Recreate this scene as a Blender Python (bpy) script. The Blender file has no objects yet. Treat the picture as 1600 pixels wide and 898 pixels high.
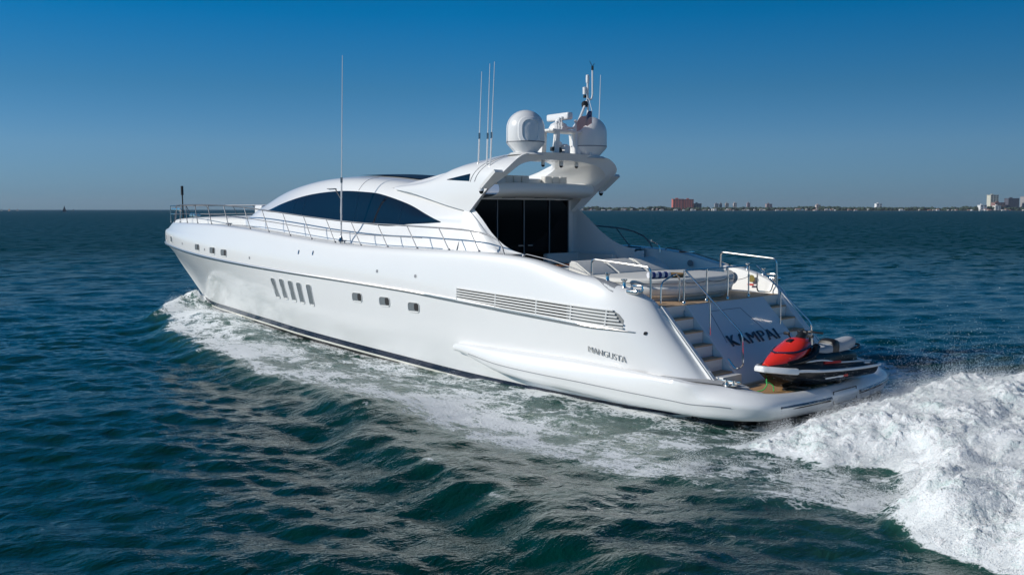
import bpy, bmesh, math, random
import numpy as np
from mathutils import Vector, Matrix
from mathutils.bvhtree import BVHTree
R = math.radians
random.seed(7)
rng = np.random.default_rng(11)
sc = bpy.context.scene
col = sc.collection

# ------------------------------------------------------------------ camera
cd = bpy.data.cameras.new('camera'); cam = bpy.data.objects.new('camera', cd); col.objects.link(cam)
cd.sensor_width = 36; cd.lens = 1535.95 / 1600 * 36; cd.clip_start = .1; cd.clip_end = 60000
cam.location = (-9.338, 20.455, 4.473)
_th = 0.78146; _ph = math.atan(122 / 1535.95)
cam.rotation_euler = Vector((math.cos(_th) * math.cos(_ph), -math.sin(_th) * math.cos(_ph), -math.sin(_ph))).to_track_quat('-Z', 'Y').to_euler()
sc.camera = cam

# ------------------------------------------------------------------ sky + sun
SUN = Vector((.50, .73, .47)).normalized()
w = bpy.data.worlds.new('World'); sc.world = w; w.use_nodes = True
nt = w.node_tree; bg = nt.nodes['Background']
sky = nt.nodes.new('ShaderNodeTexSky'); sky.sky_type = 'NISHITA'; sky.sun_disc = False
sky.sun_elevation = math.asin(SUN.z); sky.sun_rotation = math.atan2(SUN.x, SUN.y)
sky.air_density = 1.0; sky.dust_density = 0.3; sky.ozone_density = 2.5; sky.altitude = 0
hs = nt.nodes.new('ShaderNodeHueSaturation'); hs.inputs['Saturation'].default_value = 1.12
gm = nt.nodes.new('ShaderNodeMix'); gm.data_type = 'RGBA'; gm.blend_type = 'MULTIPLY'; gm.inputs[0].default_value = 1
tcw = nt.nodes.new('ShaderNodeTexCoord'); szw = nt.nodes.new('ShaderNodeSeparateXYZ'); nt.links.new(tcw.outputs['Generated'], szw.inputs[0])
rp = nt.nodes.new('ShaderNodeValToRGB'); nt.links.new(szw.outputs['Z'], rp.inputs[0]); nt.links.new(rp.outputs[0], gm.inputs[7])
_st = [(0, (.54, 1.02, 2.03)), (.017, (.54, 1.0, 2.0)), (.062, (.59, 1.07, 1.81)), (.118, (.335, .98, 1.55)), (.190, (.0, 1.0, 1.68)), (.34, (.0, .95, 1.5)), (.66, (.50, .95, 1.2))]
while len(rp.color_ramp.elements) < len(_st): rp.color_ramp.elements.new(.5)
for e_, (p_, c_) in zip(rp.color_ramp.elements, _st): e_.position = p_; e_.color = (*[v / 2.1 for v in c_], 1)
nt.links.new(sky.outputs[0], hs.inputs['Color']); nt.links.new(hs.outputs[0], gm.inputs[6]); 
# the sky deepens away from the sun's side of the sky
dt = nt.nodes.new('ShaderNodeVectorMath'); dt.operation = 'DOT_PRODUCT'; dt.inputs[1].default_value = (-.70, -.71, 0)
mr_ = nt.nodes.new('ShaderNodeMapRange'); mr_.inputs['From Min'].default_value = -.05; mr_.inputs['From Max'].default_value = .5; mr_.inputs['To Min'].default_value = 1; mr_.inputs['To Max'].default_value = .66
g2 = nt.nodes.new('ShaderNodeVectorMath'); g2.operation = 'SCALE'
nt.links.new(mr_.outputs[0], g2.inputs['Scale']); nt.links.new(gm.outputs[2], g2.inputs[0]); nt.links.new(g2.outputs[0], bg.inputs[0]); SKYDOT = dt; nt.links.new(dt.outputs['Value'], mr_.inputs['Value'])
nt.links.new(tcw.outputs['Generated'], SKYDOT.inputs[0])
bg.inputs[1].default_value = .105
sl = bpy.data.lights.new('sun', 'SUN'); sl.energy = 3.6; sl.angle = R(.5); sl.color = (1, .95, .87)
so = bpy.data.objects.new('sun', sl); col.objects.link(so); so.rotation_euler = SUN.to_track_quat('Z', 'Y').to_euler(); so.location = (0, 0, 60)
vs = sc.view_settings
vs.view_transform = 'Standard'; vs.look = 'None'; vs.gamma = 1; vs.exposure = 0.0; vs.use_curve_mapping = False
sc.cycles.max_bounces = 6; sc.cycles.transparent_max_bounces = 6

# ------------------------------------------------------------------ materials
def mat(name, c, rough=.5, metal=0, coat=0, spec=.5, bump=None, var=None, ior=None, trans=0, coatr=.03):
    m = bpy.data.materials.new(name); m.use_nodes = True; t = m.node_tree; p = t.nodes['Principled BSDF']
    p.inputs['Base Color'].default_value = (*c, 1); p.inputs['Roughness'].default_value = rough
    p.inputs['Metallic'].default_value = metal; p.inputs['Coat Weight'].default_value = coat
    p.inputs['Coat Roughness'].default_value = coatr
    p.inputs['Specular IOR Level'].default_value = spec; p.inputs['Transmission Weight'].default_value = trans
    if ior: p.inputs['IOR'].default_value = ior
    tc = t.nodes.new('ShaderNodeTexCoord')
    if var:      # (scale, amount): gentle mottling
        n = t.nodes.new('ShaderNodeTexNoise'); n.inputs['Scale'].default_value = var[0]; n.inputs['Detail'].default_value = 5
        t.links.new(tc.outputs['Object'], n.inputs['Vector'])
        mx = t.nodes.new('ShaderNodeMix'); mx.data_type = 'RGBA'
        a = 1 - var[1]; mx.inputs[6].default_value = (c[0] * a, c[1] * a, c[2] * a, 1); mx.inputs[7].default_value = (min(1, c[0] * (1 + var[1] * .5)), min(1, c[1] * (1 + var[1] * .5)), min(1, c[2] * (1 + var[1] * .5)), 1)
        t.links.new(n.outputs['Fac'], mx.inputs[0]); t.links.new(mx.outputs[2], p.inputs['Base Color'])
    if bump:     # (scale, strength, distance)
        n = t.nodes.new('ShaderNodeTexNoise'); n.inputs['Scale'].default_value = bump[0]; n.inputs['Detail'].default_value = 4
        t.links.new(tc.outputs['Object'], n.inputs['Vector'])
        b = t.nodes.new('ShaderNodeBump'); b.inputs['Strength'].default_value = bump[1]; b.inputs['Distance'].default_value = bump[2]
        t.links.new(n.outputs['Fac'], b.inputs['Height']); t.links.new(b.outputs[0], p.inputs['Normal'])
    return m
gel = mat('gelcoat', (.87, .87, .86), .30, coat=.6, var=(.6, .03), bump=(.8, .12, .03), coatr=.08)
gel2 = mat('gelcoat_deck', (.78, .78, .76), .42, var=(2, .03))
nonskid = mat('nonskid', (.42, .43, .44), .8, bump=(60, .3, .01))
glass = mat('dark_glass', (.006, .008, .014), .03, spec=.45, coat=.3)
sglass = mat('porthole_glass', (.20, .22, .23), .18, spec=.5)
blackglass = mat('salon_glass', (.003, .003, .004), .06, spec=.12)
badge_m = mat('badge_silver', (.55, .55, .54), .35, metal=.3)
guard = mat('guard_steel', (.17, .18, .20), .55, metal=1)
railm = mat('strake_steel', (.58, .56, .54), .36, metal=1)
chrome = mat('polished_steel', (.74, .71, .67), .16, metal=1)
chromed = mat('brushed_steel', (.30, .31, .33), .16, metal=1)
navy2 = mat('navy_lettering', (.03, .055, .10), .3, coat=.4)
navy = mat('navy_stripe', (.012, .02, .045), .25, coat=.4)
white = mat('white_stripe', (.78, .76, .68), .4)
blackp = mat('bottom_paint', (.012, .013, .016), .45, var=(3, .3))
darkp = mat('black_plastic', (.012, .013, .015), .42, bump=(40, .1, .01))
darkgloss = mat('black_gloss', (.006, .007, .009), .22, coat=.15, spec=.3)
whitep = mat('white_plastic', (.80, .80, .80), .33, coat=.3)
greyp = mat('grey_plastic', (.25, .26, .28), .5)
cushion = mat('cushion_vinyl', (.72, .71, .67), .6, bump=(9, .25, .02), var=(4, .05))
seatgrey = mat('seat_grey', (.42, .44, .47), .45, bump=(20, .2, .01))
red = mat('red_gloss', (.75, .03, .015), .22, coat=.8)
redp = mat('red_paint', (.6, .04, .03), .5)
bluep = mat('towel_blue', (.02, .05, .22), .9, bump=(80, .5, .01))
whitet = mat('towel_white', (.75, .76, .80), .9, bump=(80, .5, .01))
green = mat('green_rope', (.06, .45, .10), .7)
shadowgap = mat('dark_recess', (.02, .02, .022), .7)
recess = mat('grille_recess', (.23, .24, .24), .6)
wicker = mat('wicker', (.23, .15, .07), .7, bump=(60, .7, .02), var=(30, .4))
seam = mat('seam_grey', (.28, .29, .31), .5)
flagred = mat('flag_red', (.60, .04, .04), .8); flagwhite = mat('flag_white', (.80, .76, .72), .8); flagblue = mat('flag_blue', (.05, .06, .16), .8)

def teakmat(name, base, axis, pitch, gloss=.6):
    m = bpy.data.materials.new(name); m.use_nodes = True; t = m.node_tree; p = t.nodes['Principled BSDF']; p.inputs['Roughness'].default_value = gloss
    tc = t.nodes.new('ShaderNodeTexCoord'); sx = t.nodes.new('ShaderNodeSeparateXYZ'); t.links.new(tc.outputs['Object'], sx.inputs[0])
    mu = t.nodes.new('ShaderNodeMath'); mu.operation = 'MULTIPLY'; mu.inputs[1].default_value = 1 / pitch; t.links.new(sx.outputs[axis], mu.inputs[0])
    fr = t.nodes.new('ShaderNodeMath'); fr.operation = 'FRACT'; t.links.new(mu.outputs[0], fr.inputs[0])
    gt = t.nodes.new('ShaderNodeMath'); gt.operation = 'LESS_THAN'; gt.inputs[1].default_value = .1; t.links.new(fr.outputs[0], gt.inputs[0])
    n = t.nodes.new('ShaderNodeTexNoise'); n.inputs['Scale'].default_value = 5; n.inputs['Detail'].default_value = 6; n.inputs['Distortion'].default_value = 1.5
    mp = t.nodes.new('ShaderNodeMapping'); mp.inputs['Scale'].default_value = (3, .5, 1) if axis == 0 else (.5, 3, 1)
    t.links.new(tc.outputs['Object'], mp.inputs[0]); t.links.new(mp.outputs[0], n.inputs[0])
    mx = t.nodes.new('ShaderNodeMix'); mx.data_type = 'RGBA'; mx.inputs[6].default_value = (*[c * .6 for c in base], 1); mx.inputs[7].default_value = (*[min(1, c * 1.3) for c in base], 1)
    t.links.new(n.outputs['Fac'], mx.inputs[0])
    m2 = t.nodes.new('ShaderNodeMix'); m2.data_type = 'RGBA'; m2.inputs[7].default_value = (.03, .025, .02, 1)
    t.links.new(gt.outputs[0], m2.inputs[0]); t.links.new(mx.outputs[2], m2.inputs[6]); t.links.new(m2.outputs[2], p.inputs['Base Color'])
    return m
teak = teakmat('teak_deck', (.56, .38, .23), 0, .06)
teakwet = teakmat('teak_platform', (.58, .34, .15), 1, .06, .4)
tabletop = mat('varnished_teak', (.38, .12, .03), .22, coat=.6, var=(6, .4))

# ------------------------------------------------------------------ helpers
def link(name, me, m, parent=None, loc=None):
    o = bpy.data.objects.new(name, me); col.objects.link(o)
    if m is not None and len(me.materials) == 0: me.materials.append(m)
    if parent: o.parent = parent
    if loc: o.location = loc
    return o
def finish(bm, ang=38):
    bmesh.ops.remove_doubles(bm, verts=bm.verts, dist=1e-5)
    bmesh.ops.recalc_face_normals(bm, faces=bm.faces)
    for f in bm.faces: f.smooth = True
    for e in bm.edges:
        if len(e.link_faces) == 2 and e.calc_face_angle(0) > R(ang): e.smooth = False
def obj(name, bm, m, parent=None, ang=38, doubles=True):
    if doubles: finish(bm, ang)
    me = bpy.data.meshes.new(name); bm.to_mesh(me); bm.free()
    return link(name, me, m, parent)
def thing(name, label, cat, loc=(0, 0, 0), group=None, rz=0):
    o = bpy.data.objects.new(name, None); col.objects.link(o); o.location = loc; o.rotation_euler.z = rz; o.empty_display_size = .3
    o['label'] = label; o['category'] = cat
    if group: o['group'] = group
    return o
def tag(o, label, cat, group=None):
    o['label'] = label; o['category'] = cat
    if group: o['group'] = group
    return o
def cr(P, n):
    P = [np.array(p, float) for p in P]; out = []
    P = [2 * P[0] - P[1]] + P + [2 * P[-1] - P[-2]]
    for i in range(1, len(P) - 2):
        a, b, c, d = P[i - 1:i + 3]
        for k in range(n):
            t = k / n
            out.append(.5 * ((2 * b) + (c - a) * t + (2 * a - 5 * b + 4 * c - d) * t * t + (3 * b - a - 3 * c + d) * t ** 3))
    out.append(P[-2]); return out
def net(rows, n_along, n_across):
    """rows: list of control rows (same length). returns dense grid"""
    a = [cr(r, n_along) for r in rows]
    cols = [cr([r[i] for r in a], n_across) for i in range(len(a[0]))]
    return [[c[j] for c in cols] for j in range(len(cols[0]))]
def grid(bm, G, flip=False, mi=0):
    V = [[bm.verts.new(tuple(p)) for p in row] for row in G]
    for i in range(len(V) - 1):
        for j in range(len(V[0]) - 1):
            q = [V[i][j], V[i][j + 1], V[i + 1][j + 1], V[i + 1][j]]
            if flip: q.reverse()
            try: f = bm.faces.new(q); f.material_index = mi
            except ValueError: pass
    return V
def mir(G): return [[np.array((p[0], -p[1], p[2])) for p in r] for r in G]
def box(bm, c, s, bev=0, mtx=None, seg=2):
    r = bmesh.ops.create_cube(bm, size=1); vs_ = r['verts']
    for v in vs_: v.co = Vector((v.co.x * s[0], v.co.y * s[1], v.co.z * s[2]))
    if bev:
        es = {e for v in vs_ for e in v.link_edges}
        rr = bmesh.ops.bevel(bm, geom=list(es), offset=bev, segments=seg, affect='EDGES', profile=.6)
        vs_ = list({v for f in rr['faces'] for v in f.verts} | {v for v in vs_ if v.is_valid})
        # gather connected
        seen = set(vs_); st = list(vs_)
        while st:
            v = st.pop()
            for e in v.link_edges:
                o_ = e.other_vert(v)
                if o_ not in seen: seen.add(o_); st.append(o_)
        vs_ = list(seen)
    for v in vs_:
        if mtx is not None: v.co = mtx @ v.co
        v.co += Vector(c)
    return vs_
def tube(bm, pts, r, n=8, smooth=0, cap=True):
    if smooth: pts = cr(pts, smooth)
    pts = [Vector(tuple(p)) for p in pts]; N = len(pts)
    rr = r if isinstance(r, (list, tuple)) else [r] * N
    if len(rr) != N: rr = [rr[0] + (rr[-1] - rr[0]) * i / (N - 1) for i in range(N)]
    t0 = (pts[1] - pts[0]).normalized(); up = Vector((0, 0, 1)) if abs(t0.z) < .9 else Vector((1, 0, 0))
    rings = []
    for i, p in enumerate(pts):
        t = (pts[min(i + 1, N - 1)] - pts[max(i - 1, 0)]).normalized()
        a = t.cross(up)
        if a.length < 1e-4: a = t.cross(Vector((1, .3, 0)))
        a.normalize(); b = a.cross(t).normalized(); up = b
        rings.append([bm.verts.new(p + (a * math.cos(2 * math.pi * k / n) + b * math.sin(2 * math.pi * k / n)) * rr[i]) for k in range(n)])
    for i in range(N - 1):
        for k in range(n):
            bm.faces.new([rings[i][k], rings[i][(k + 1) % n], rings[i + 1][(k + 1) % n], rings[i + 1][k]])
    if cap: bm.faces.new(rings[0][::-1]); bm.faces.new(rings[-1])
def bend(pts, rad, n=5):
    """round the inner corners of a polyline"""
    P = [Vector(p) for p in pts]; out = [P[0]]
    for i in range(1, len(P) - 1):
        a = (P[i - 1] - P[i]); b = (P[i + 1] - P[i]); d = min(rad, a.length * .45, b.length * .45)
        p0 = P[i] + a.normalized() * d; p2 = P[i] + b.normalized() * d
        for k in range(n + 1):
            t = k / n; out.append(p0 * (1 - t) ** 2 + P[i] * 2 * t * (1 - t) + p2 * t * t)
    out.append(P[-1]); return out
def lathe(bm, prof, c, n=32, ax='z'):
    rings = []
    for (r, h) in prof:
        ring = []
        for k in range(n):
            a = 2 * math.pi * k / n; x, y = r * math.cos(a), r * math.sin(a)
            p = (x, y, h) if ax == 'z' else ((h, x, y) if ax == 'x' else (x, h, y))
            ring.append(bm.verts.new(Vector(p) + Vector(c)))
        rings.append(ring)
    for i in range(len(rings) - 1):
        for k in range(n):
            bm.faces.new([rings[i][k], rings[i][(k + 1) % n], rings[i + 1][(k + 1) % n], rings[i + 1][k]])
    bm.faces.new(rings[0][::-1]); bm.faces.new(rings[-1])
def prism(bm, poly, vec):
    a = [bm.verts.new(Vector(p)) for p in poly]; b = [bm.verts.new(Vector(p) + Vector(vec)) for p in poly]
    bm.faces.new(a[::-1]); bm.faces.new(b)
    for i in range(len(a)): bm.faces.new([a[i], a[(i + 1) % len(a)], b[(i + 1) % len(a)], b[i]])
def lerp(xs, ys): return lambda x: float(np.interp(x, xs, ys))
def smoothtab(xs, ys):
    P = cr([(a, b) for a, b in zip(xs, ys)], 8); X = [p[0] for p in P]; Y = [p[1] for p in P]
    return lambda x: float(np.interp(x, X, Y))
def BM(): return bmesh.new()

# ================================================================== THE YACHT
Y = thing('motor_yacht', 'long white open motor yacht under way, with a sweeping roof and dark side windows', 'yacht', (0, 0, 0))

zC = smoothtab([3.9, 4.7, 5.44, 6.65, 7.8, 9.2, 11.8, 14.5, 17.1, 19.8, 22.5, 25.6, 29, 33.3], [2.2, 2.49, 2.77, 3.09, 3.27, 3.35, 3.36, 3.38, 3.51, 3.69, 3.84, 3.90, 3.90, 3.86])
zR = smoothtab([2.5, 4.12, 5.7, 7.8, 9.65, 12.9, 16, 20, 22.4, 25.6, 29.5, 33.5], [1.64, 1.73, 1.84, 1.97, 2.1, 2.30, 2.41, 2.56, 2.65, 2.78, 2.95, 3.02])
zT = smoothtab([2, 6, 8.7, 10.7, 13.5, 17, 20.6, 23.6, 26, 28, 29.4, 30.4], [.02, .08, .15, .24, .41, .58, .68, .68, .64, .60, .62, .76])
def yf(m, tip, e, p, x, aft=.012):
    t = min(max(0, (x - 15) / (tip - 15)), 1); return m * (1 - t ** e) ** p - (aft * (12 - x) if x < 12 else 0)
ROW = {  # name: (m, tip x, e, p, z function, z at quarter end)
 'S': (3.02, 32.6, 2.4, .85, lambda x: zC(x) + .015, 2.27),
 'S2': (3.20, 32.75, 2.4, .85, lambda x: zC(x) + .03, 2.26),
 'C': (3.34, 32.9, 2.4, .85, lambda x: zC(x) - .04, 2.18),
 'CK': (3.43, 33.2, 2.4, .85, lambda x: zC(x) * .55 + (zR(x) + .45) * .45 - .03, 2.02),
 'K': (3.51, 33.52, 2.4, .85, lambda x: zR(x) + float(np.interp(x, [4, 9, 20, 33], [.22, .30, .45, .5])), 1.84),
 'R': (3.52, 33.5, 2.4, .85, zR, 1.60),
 'M1': (3.47, 32.6, 2.1, 1.05, lambda x: zR(x) * .68 + zT(min(x, 30.3)) * .32, 1.2),
 'M2': (3.38, 31.45, 1.85, 1.2, lambda x: zR(x) * .34 + zT(min(x, 30.3)) * .66, .85),
 'T': (3.20, 30.3, 1.8, 1.25, lambda x: zT(x), .45),
}
XS = [33.2, 33.05, 32.7, 32.1, 31.2, 30, 28.4, 26.5, 24, 21, 18, 15, 12, 10.5, 9.2, 8, 7.2]
def Eq(z): return 2.6 + (z - .8) * .92
def hullrow(k):
    m, tip, e, p, zf, zend = ROW[k]; out = []
    for X in XS:
        x = X if X < 18 else 18 + (X - 18) * (tip - 18) / 15.2
        out.append((x, 0 if X == 33.2 else yf(m, tip, e, p, x), zf(x)))
    xs_ = Eq(zend) + 2.1; ys = yf(m, tip, e, p, xs_) ; zs = zf(xs_)
    yend = 2.6
    for q in (0, .2, .4, .6, .8, 1):
        a = q * math.pi / 2
        out.append((Eq(zend) + 2.1 * (1 - math.sin(a)), yend + (ys - yend) * math.cos(a), zs + (zend - zs) * (q ** 1.3)))
    return out
H = {k: hullrow(k) for k in ROW}
up = net([H['S'], H['S2'], H['C'], H['CK'], H['K'], H['R']], 6, 4)
lo = net([H['R'], H['M1'], H['M2'], H['T']], 6, 5)
bm = BM()
for G in (up, lo): grid(bm, G); grid(bm, mir(G), True)
hull = obj('hull', bm, gel, Y, 50)
def bvh_of(o):
    me = o.data; return BVHTree.FromPolygons([v.co.copy() for v in me.vertices], [tuple(p.vertices) for p in me.polygons])
HB = bvh_of(hull)
def on(b, x, z, off=0, y0=12):
    h = b.ray_cast(Vector((x, y0, z)), Vector((0, -1, 0)))
    if h[0] is None: return Vector((x, 3.4, z))
    n = h[1] if h[1].y > 0 else -h[1]
    return h[0] + n * off
# bottom and boot stripes
Trow = cr(H['T'], 6)[:-14]
def strip(rows, name, m, parent=Y):
    bm = BM(); grid(bm, rows); grid(bm, mir(rows), True); return obj(name, bm, m, parent)
def down(p, dz, dy): 
    y = max(0, p[1] - dy); return np.array((p[0], y if p[1] > 0 else 0, p[2] - dz))
def lift(p, d): return np.array((p[0], p[1] + d, p[2]))
strip([[lift(p, .012) + np.array((0, 0, .0)) for p in Trow], [lift(down(p, .16, .02), .012) for p in Trow]], 'boot_stripe', navy)['label'] = 'navy waterline stripe'
strip([[lift(down(p, .16, .02), .013) for p in Trow], [lift(down(p, .22, .035), .013) for p in Trow]], 'pinstripe', white)['label'] = 'thin cream stripe at the waterline'
strip([[down(p, 0, 0) for p in Trow], [down(p, .22, .05) for p in Trow], [down(p, .6, .4) for p in Trow], [np.array((p[0] - .5, 0, min(p[2], .1) - 1.2)) for p in Trow]], 'hull_bottom', blackp)
# rub rail
Rr = [p for p in cr(H['R'], 6) if p[0] > 4.1]
bm = BM()
for s in (1, -1):
    rows = []
    for (a, b) in ((.0, .045), (.035, .04), (.05, .0), (.035, -.04), (.0, -.045)):
        rows.append([np.array((p[0] + (a if p[1] < .5 else 0), s * (p[1] + a * float(np.interp(p[0], [4.1, 5], [.3, 1])) * (1 if p[1] > .2 else 0)), p[2] + b * float(np.interp(p[0], [4.1, 5.5, 9, 12], [.35, 1.1, 1.25, 1])))) for p in Rr])
    grid(bm, rows, s < 0)
obj('rub_rail', bm, railm, Y)['label'] = 'steel rubbing strake running the length of the hull'

# knuckle line portholes
def rr_poly(w, h, r, n=4):
    out = []
    for cx, cy, a0 in ((w / 2 - r, h / 2 - r, 0), (-w / 2 + r, h / 2 - r, 90), (-w / 2 + r, -h / 2 + r, 180), (w / 2 - r, -h / 2 + r, 270)):
        for k in range(n + 1):
            a = R(a0 + 90 * k / n); out.append((cx + r * math.cos(a), cy + r * math.sin(a)))
    return out
def hull_plate(bm, x, z, w, h, r, off, shear=0, B=None):
    B = B or HB; rings = []
    for f in (1, .75, .5, .25):
        rings.append([bm.verts.new(on(B, x + (px + shear * pz) * f, z + pz * f, off)) for px, pz in rr_poly(w, h, r)])
    c = bm.verts.new(on(B, x, z, off)); n = len(rings[0])
    for a, b in zip(rings, rings[1:]):
        for i in range(n): bm.faces.new([a[i], a[(i + 1) % n], b[(i + 1) % n], b[i]])
    for i in range(n): bm.faces.new([rings[-1][i], rings[-1][(i + 1) % n], c])
def hull_ring(bm, x, z, w, h, r, fw, off, shear=0, B=None, base=0.0):
    B = B or HB
    def loop(ww, hh, rr, o): return [bm.verts.new(on(B, x + a + shear * b, z + b, o)) for a, b in rr_poly(ww, hh, rr)]
    L = [loop(w + 2 * fw, h + 2 * fw, r + fw, base), loop(w + 1.4 * fw, h + 1.4 * fw, r + fw * .7, off), loop(w, h, r, off), loop(w - .02, h - .02, max(r - .01, .01), base)]
    for a, b in zip(L, L[1:]):
        for i in range(len(a)): bm.faces.new([a[i], a[(i + 1) % len(a)], b[(i + 1) % len(a)], b[i]])
def port(x, z, w, h, r, shear=0, dark=True, lab=None):
    bm = BM(); hull_ring(bm, x, z, w, h, r, .02, .018, shear)
    fo = obj('porthole', bm, gel2, Y, 60)
    if lab: fo['label'] = lab
    bm = BM(); hull_plate(bm, x, z, w, h, r, .006, shear); obj('pane', bm, sglass, fo, 60)
    if dark:   # dark curtain side of the pane
        bm = BM(); hull_plate(bm, x - w * .26, z + h * .05, w * .42, h * .78, r * .8, .009, shear); obj('curtain', bm, shadowgap, fo, 60)
    bm = BM(); hull_plate(bm, x - shear * h * .46, z - h * .46, w * .8, min(h * .14, .045), .012, .011, shear); obj('sill', bm, gel2, fo, 60)
for x, z in ((14.19, 1.91), (12.88, 1.87), (11.59, 1.80)): port(x, z, .46, .26, .08)
for x, z in ((18.99, 1.90), (18.41, 1.90), (17.84, 1.87), (17.32, 1.84), (16.74, 1.81)): port(x, z, .27, .66, .07, shear=.10, dark=False, lab='tall slanted porthole')
for x in (31.2, 29.6, 25.35, 23.69, 22.62, 27.5):
    if x == 27.5: continue
    port(x, zR(x) + .27, .50, .25, .07, dark=x < 26)
for x, z in ((27.4, None), (24.5, None), (20.5, None), (11.5, 2.66), (13.2, 2.72)):
    bm = BM(); hull_plate(bm, x, z or zR(x) + .26, .09, .09, .04, .01); obj('drain_fitting', bm, seam, Y)
for x in (17.35, 16.55):
    bm = BM(); hull_plate(bm, x, 3.13, .05, .13, .02, .012); obj('drain_fitting', bm, chromed, Y)
bm = BM(); hull_plate(bm, 3.9, 1.74, .07, .07, .02, .012); obj('drain_fitting', bm, darkp, Y)

# engine air vents: recessed look with slats
topv = lerp([4.35, 4.62, 9.78], [1.93, 2.19, 2.43]); botv = lerp([4.35, 9.78], [1.82, 2.11])
va = thing.__call__ if False else None
bm = BM(); n = 40; G = []
for k in range(4):
    G.append([on(HB, 4.42 + 5.33 * i / n, botv(4.42 + 5.33 * i / n) + (topv(4.42 + 5.33 * i / n) - botv(4.42 + 5.33 * i / n)) * k / 3, .006) for i in range(n + 1)])
grid(bm, G); vent = obj('air_vent', bm, recess, Y); vent['label'] = 'long louvred engine air vent'
bm = BM(); G = []
for k in range(4):
    G.append([on(HB, 6.0 + 3.7 * i / n, botv(6 + 3.7 * i / n) + .01 + (topv(6 + 3.7 * i / n) - botv(6 + 3.7 * i / n) - .02) * k / 3, .009) for i in range(n + 1)])
grid(bm, G); obj('opening', bm, shadowgap, vent)
for k in range(6):
    f = k / 5; bm = BM(); x0 = 4.40 + .3 * max(0, f) if f > .3 else 4.40 + .06 * f
    pts = [on(HB, x0 + (9.78 - x0) * i / 30, botv(x0 + (9.78 - x0) * i / 30) + (float(np.interp(x0 + (9.78 - x0) * i / 30, [4.62, 9.78], [2.19, 2.43])) - botv(x0 + (9.78 - x0) * i / 30)) * f, .03) for i in range(31)]
    tube(bm, pts, .021, 6); obj('slat', bm, gel2, vent)
for x in (9.78, 8.35, 6.95, 5.85, 4.85):
    bm = BM(); tube(bm, [on(HB, x, botv(x), .03), on(HB, x, min(topv(x), 2.43), .03)], .022, 6); obj('divider', bm, gel2, vent)

# side badge (chrome lettering) and stern name
def text_mesh(s, size, ext=.01, off_=0, sp_c=1):
    cu = bpy.data.curves.new('t', 'FONT'); cu.body = s; cu.size = size; cu.extrude = ext; cu.offset = off_ * size; cu.space_character = sp_c; cu.align_x = 'CENTER'; cu.align_y = 'CENTER'
    o = bpy.data.objects.new('t', cu); col.objects.link(o); bpy.context.view_layer.update()
    me = bpy.data.meshes.new_from_object(o.evaluated_get(bpy.context.evaluated_depsgraph_get())); bpy.data.objects.remove(o)
    return me
def place_text(name, s, size, origin, ux, uy, m, sx=1, ext=.01, parent=Y, off_=0, sp_c=1):
    me = text_mesh(s, size, ext, off_, sp_c); ux = Vector(ux).normalized(); uy = Vector(uy).normalized(); uz = ux.cross(uy)
    for v in me.vertices: v.co = Vector(origin) + ux * v.co.x * sx + uy * v.co.y + uz * v.co.z
    return link(name, me, m, parent)
o_ = on(HB, 4.83, 1.20, .012); a_ = on(HB, 5.3, 1.27, .012); b_ = on(HB, 4.35, 1.13, .012); c_ = on(HB, 4.83, 1.32, .012)
place_text('badge', 'MANGUSTA', .20, o_, b_ - a_, c_ - o_, badge_m, 1.0, off_=-.012)['label'] = 'chrome maker lettering on the hull side'

# ---- sponson / bustle running round the stern, one loft, and swim platform
def stat(inner, top, outer, mid, low, bot): return [inner, top, outer, mid, low, bot]
SP = []
def side_stat(x, zt, zb, yo, wq=1):
    return stat((x, 3.33, zt - .03), (x, min(3.52, yo), zt), (x, yo, zt * .6 + zb * .4), (x, yo - .02, zt * .35 + zb * .65), (x, yo - .12, zb + .05), (x, 3.0, zb))
SP.append(stat(*[(9.97, 3.42, .86)] * 6))
SP.append(stat((9.90, 3.42, .95), (9.93, 3.49, .94), (9.94, 3.52, .89), (9.94, 3.52, .84), (9.93, 3.50, .80), (9.88, 3.40, .78)))
for x, zt, zb, yo in ((9.6, 1.0, .69, 3.57), (9.0, 1.0, .54, 3.60), (8.2, 1.0, .36, 3.64), (7.0, 1.0, .25, 3.66), (5.5, .99, .18, 3.64), (4.0, .93, .12, 3.60), (3.0, .87, .1, 3.54), (2.5, .82, .08, 3.46)): SP.append(side_stat(x, zt, zb, yo))
SP.append(stat((2.15, 2.88, .76), (2.05, 3.05, .77), (1.88, 3.32, .55), (1.88, 3.30, .35), (1.98, 3.22, .12), (2.25, 2.75, .06)))
SP.append(stat((1.75, 2.72, .70), (1.58, 2.88, .71), (1.34, 3.06, .5), (1.34, 3.04, .32), (1.45, 2.95, .12), (1.8, 2.6, .06)))
SP.append(stat((1.38, 2.42, .63), (1.22, 2.50, .65), (1.00, 2.62, .48), (1.00, 2.60, .3), (1.12, 2.52, .12), (1.5, 2.25, .06)))
SP.append(stat((1.13, 1.7, .585), (1.03, 1.73, .61), (.83, 1.76, .46), (.83, 1.76, .3), (.95, 1.7, .12), (1.3, 1.6, .06)))
SP.append(stat((1.02, .8, .585), (.92, .8, .61), (.74, .8, .46), (.74, .8, .3), (.86, .8, .12), (1.2, .8, .06)))
SP.append(stat((.99, 0, .585), (.89, 0, .61), (.70, 0, .46), (.70, 0, .3), (.82, 0, .12), (1.2, 0, .06)))
for s in SP[-2::-1]: SP.append([(p[0], -p[1], p[2]) for p in s])
rows = [[s[i] for s in SP] for i in range(6)]
G = net(rows, 5, 3)
bm = BM(); grid(bm, G); obj('stern_sponson', bm, gel, Y, 60)
# seam line along sponson
bm = BM(); gi = 8
seamline = [Vector(G[gi][j]) for j in range(13, len(G[0]) // 2 - 22)]
tube(bm, [p + Vector((0, .004, 0)) for p in seamline], .009, 5); obj('seam_line', bm, seam, Y)
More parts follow.
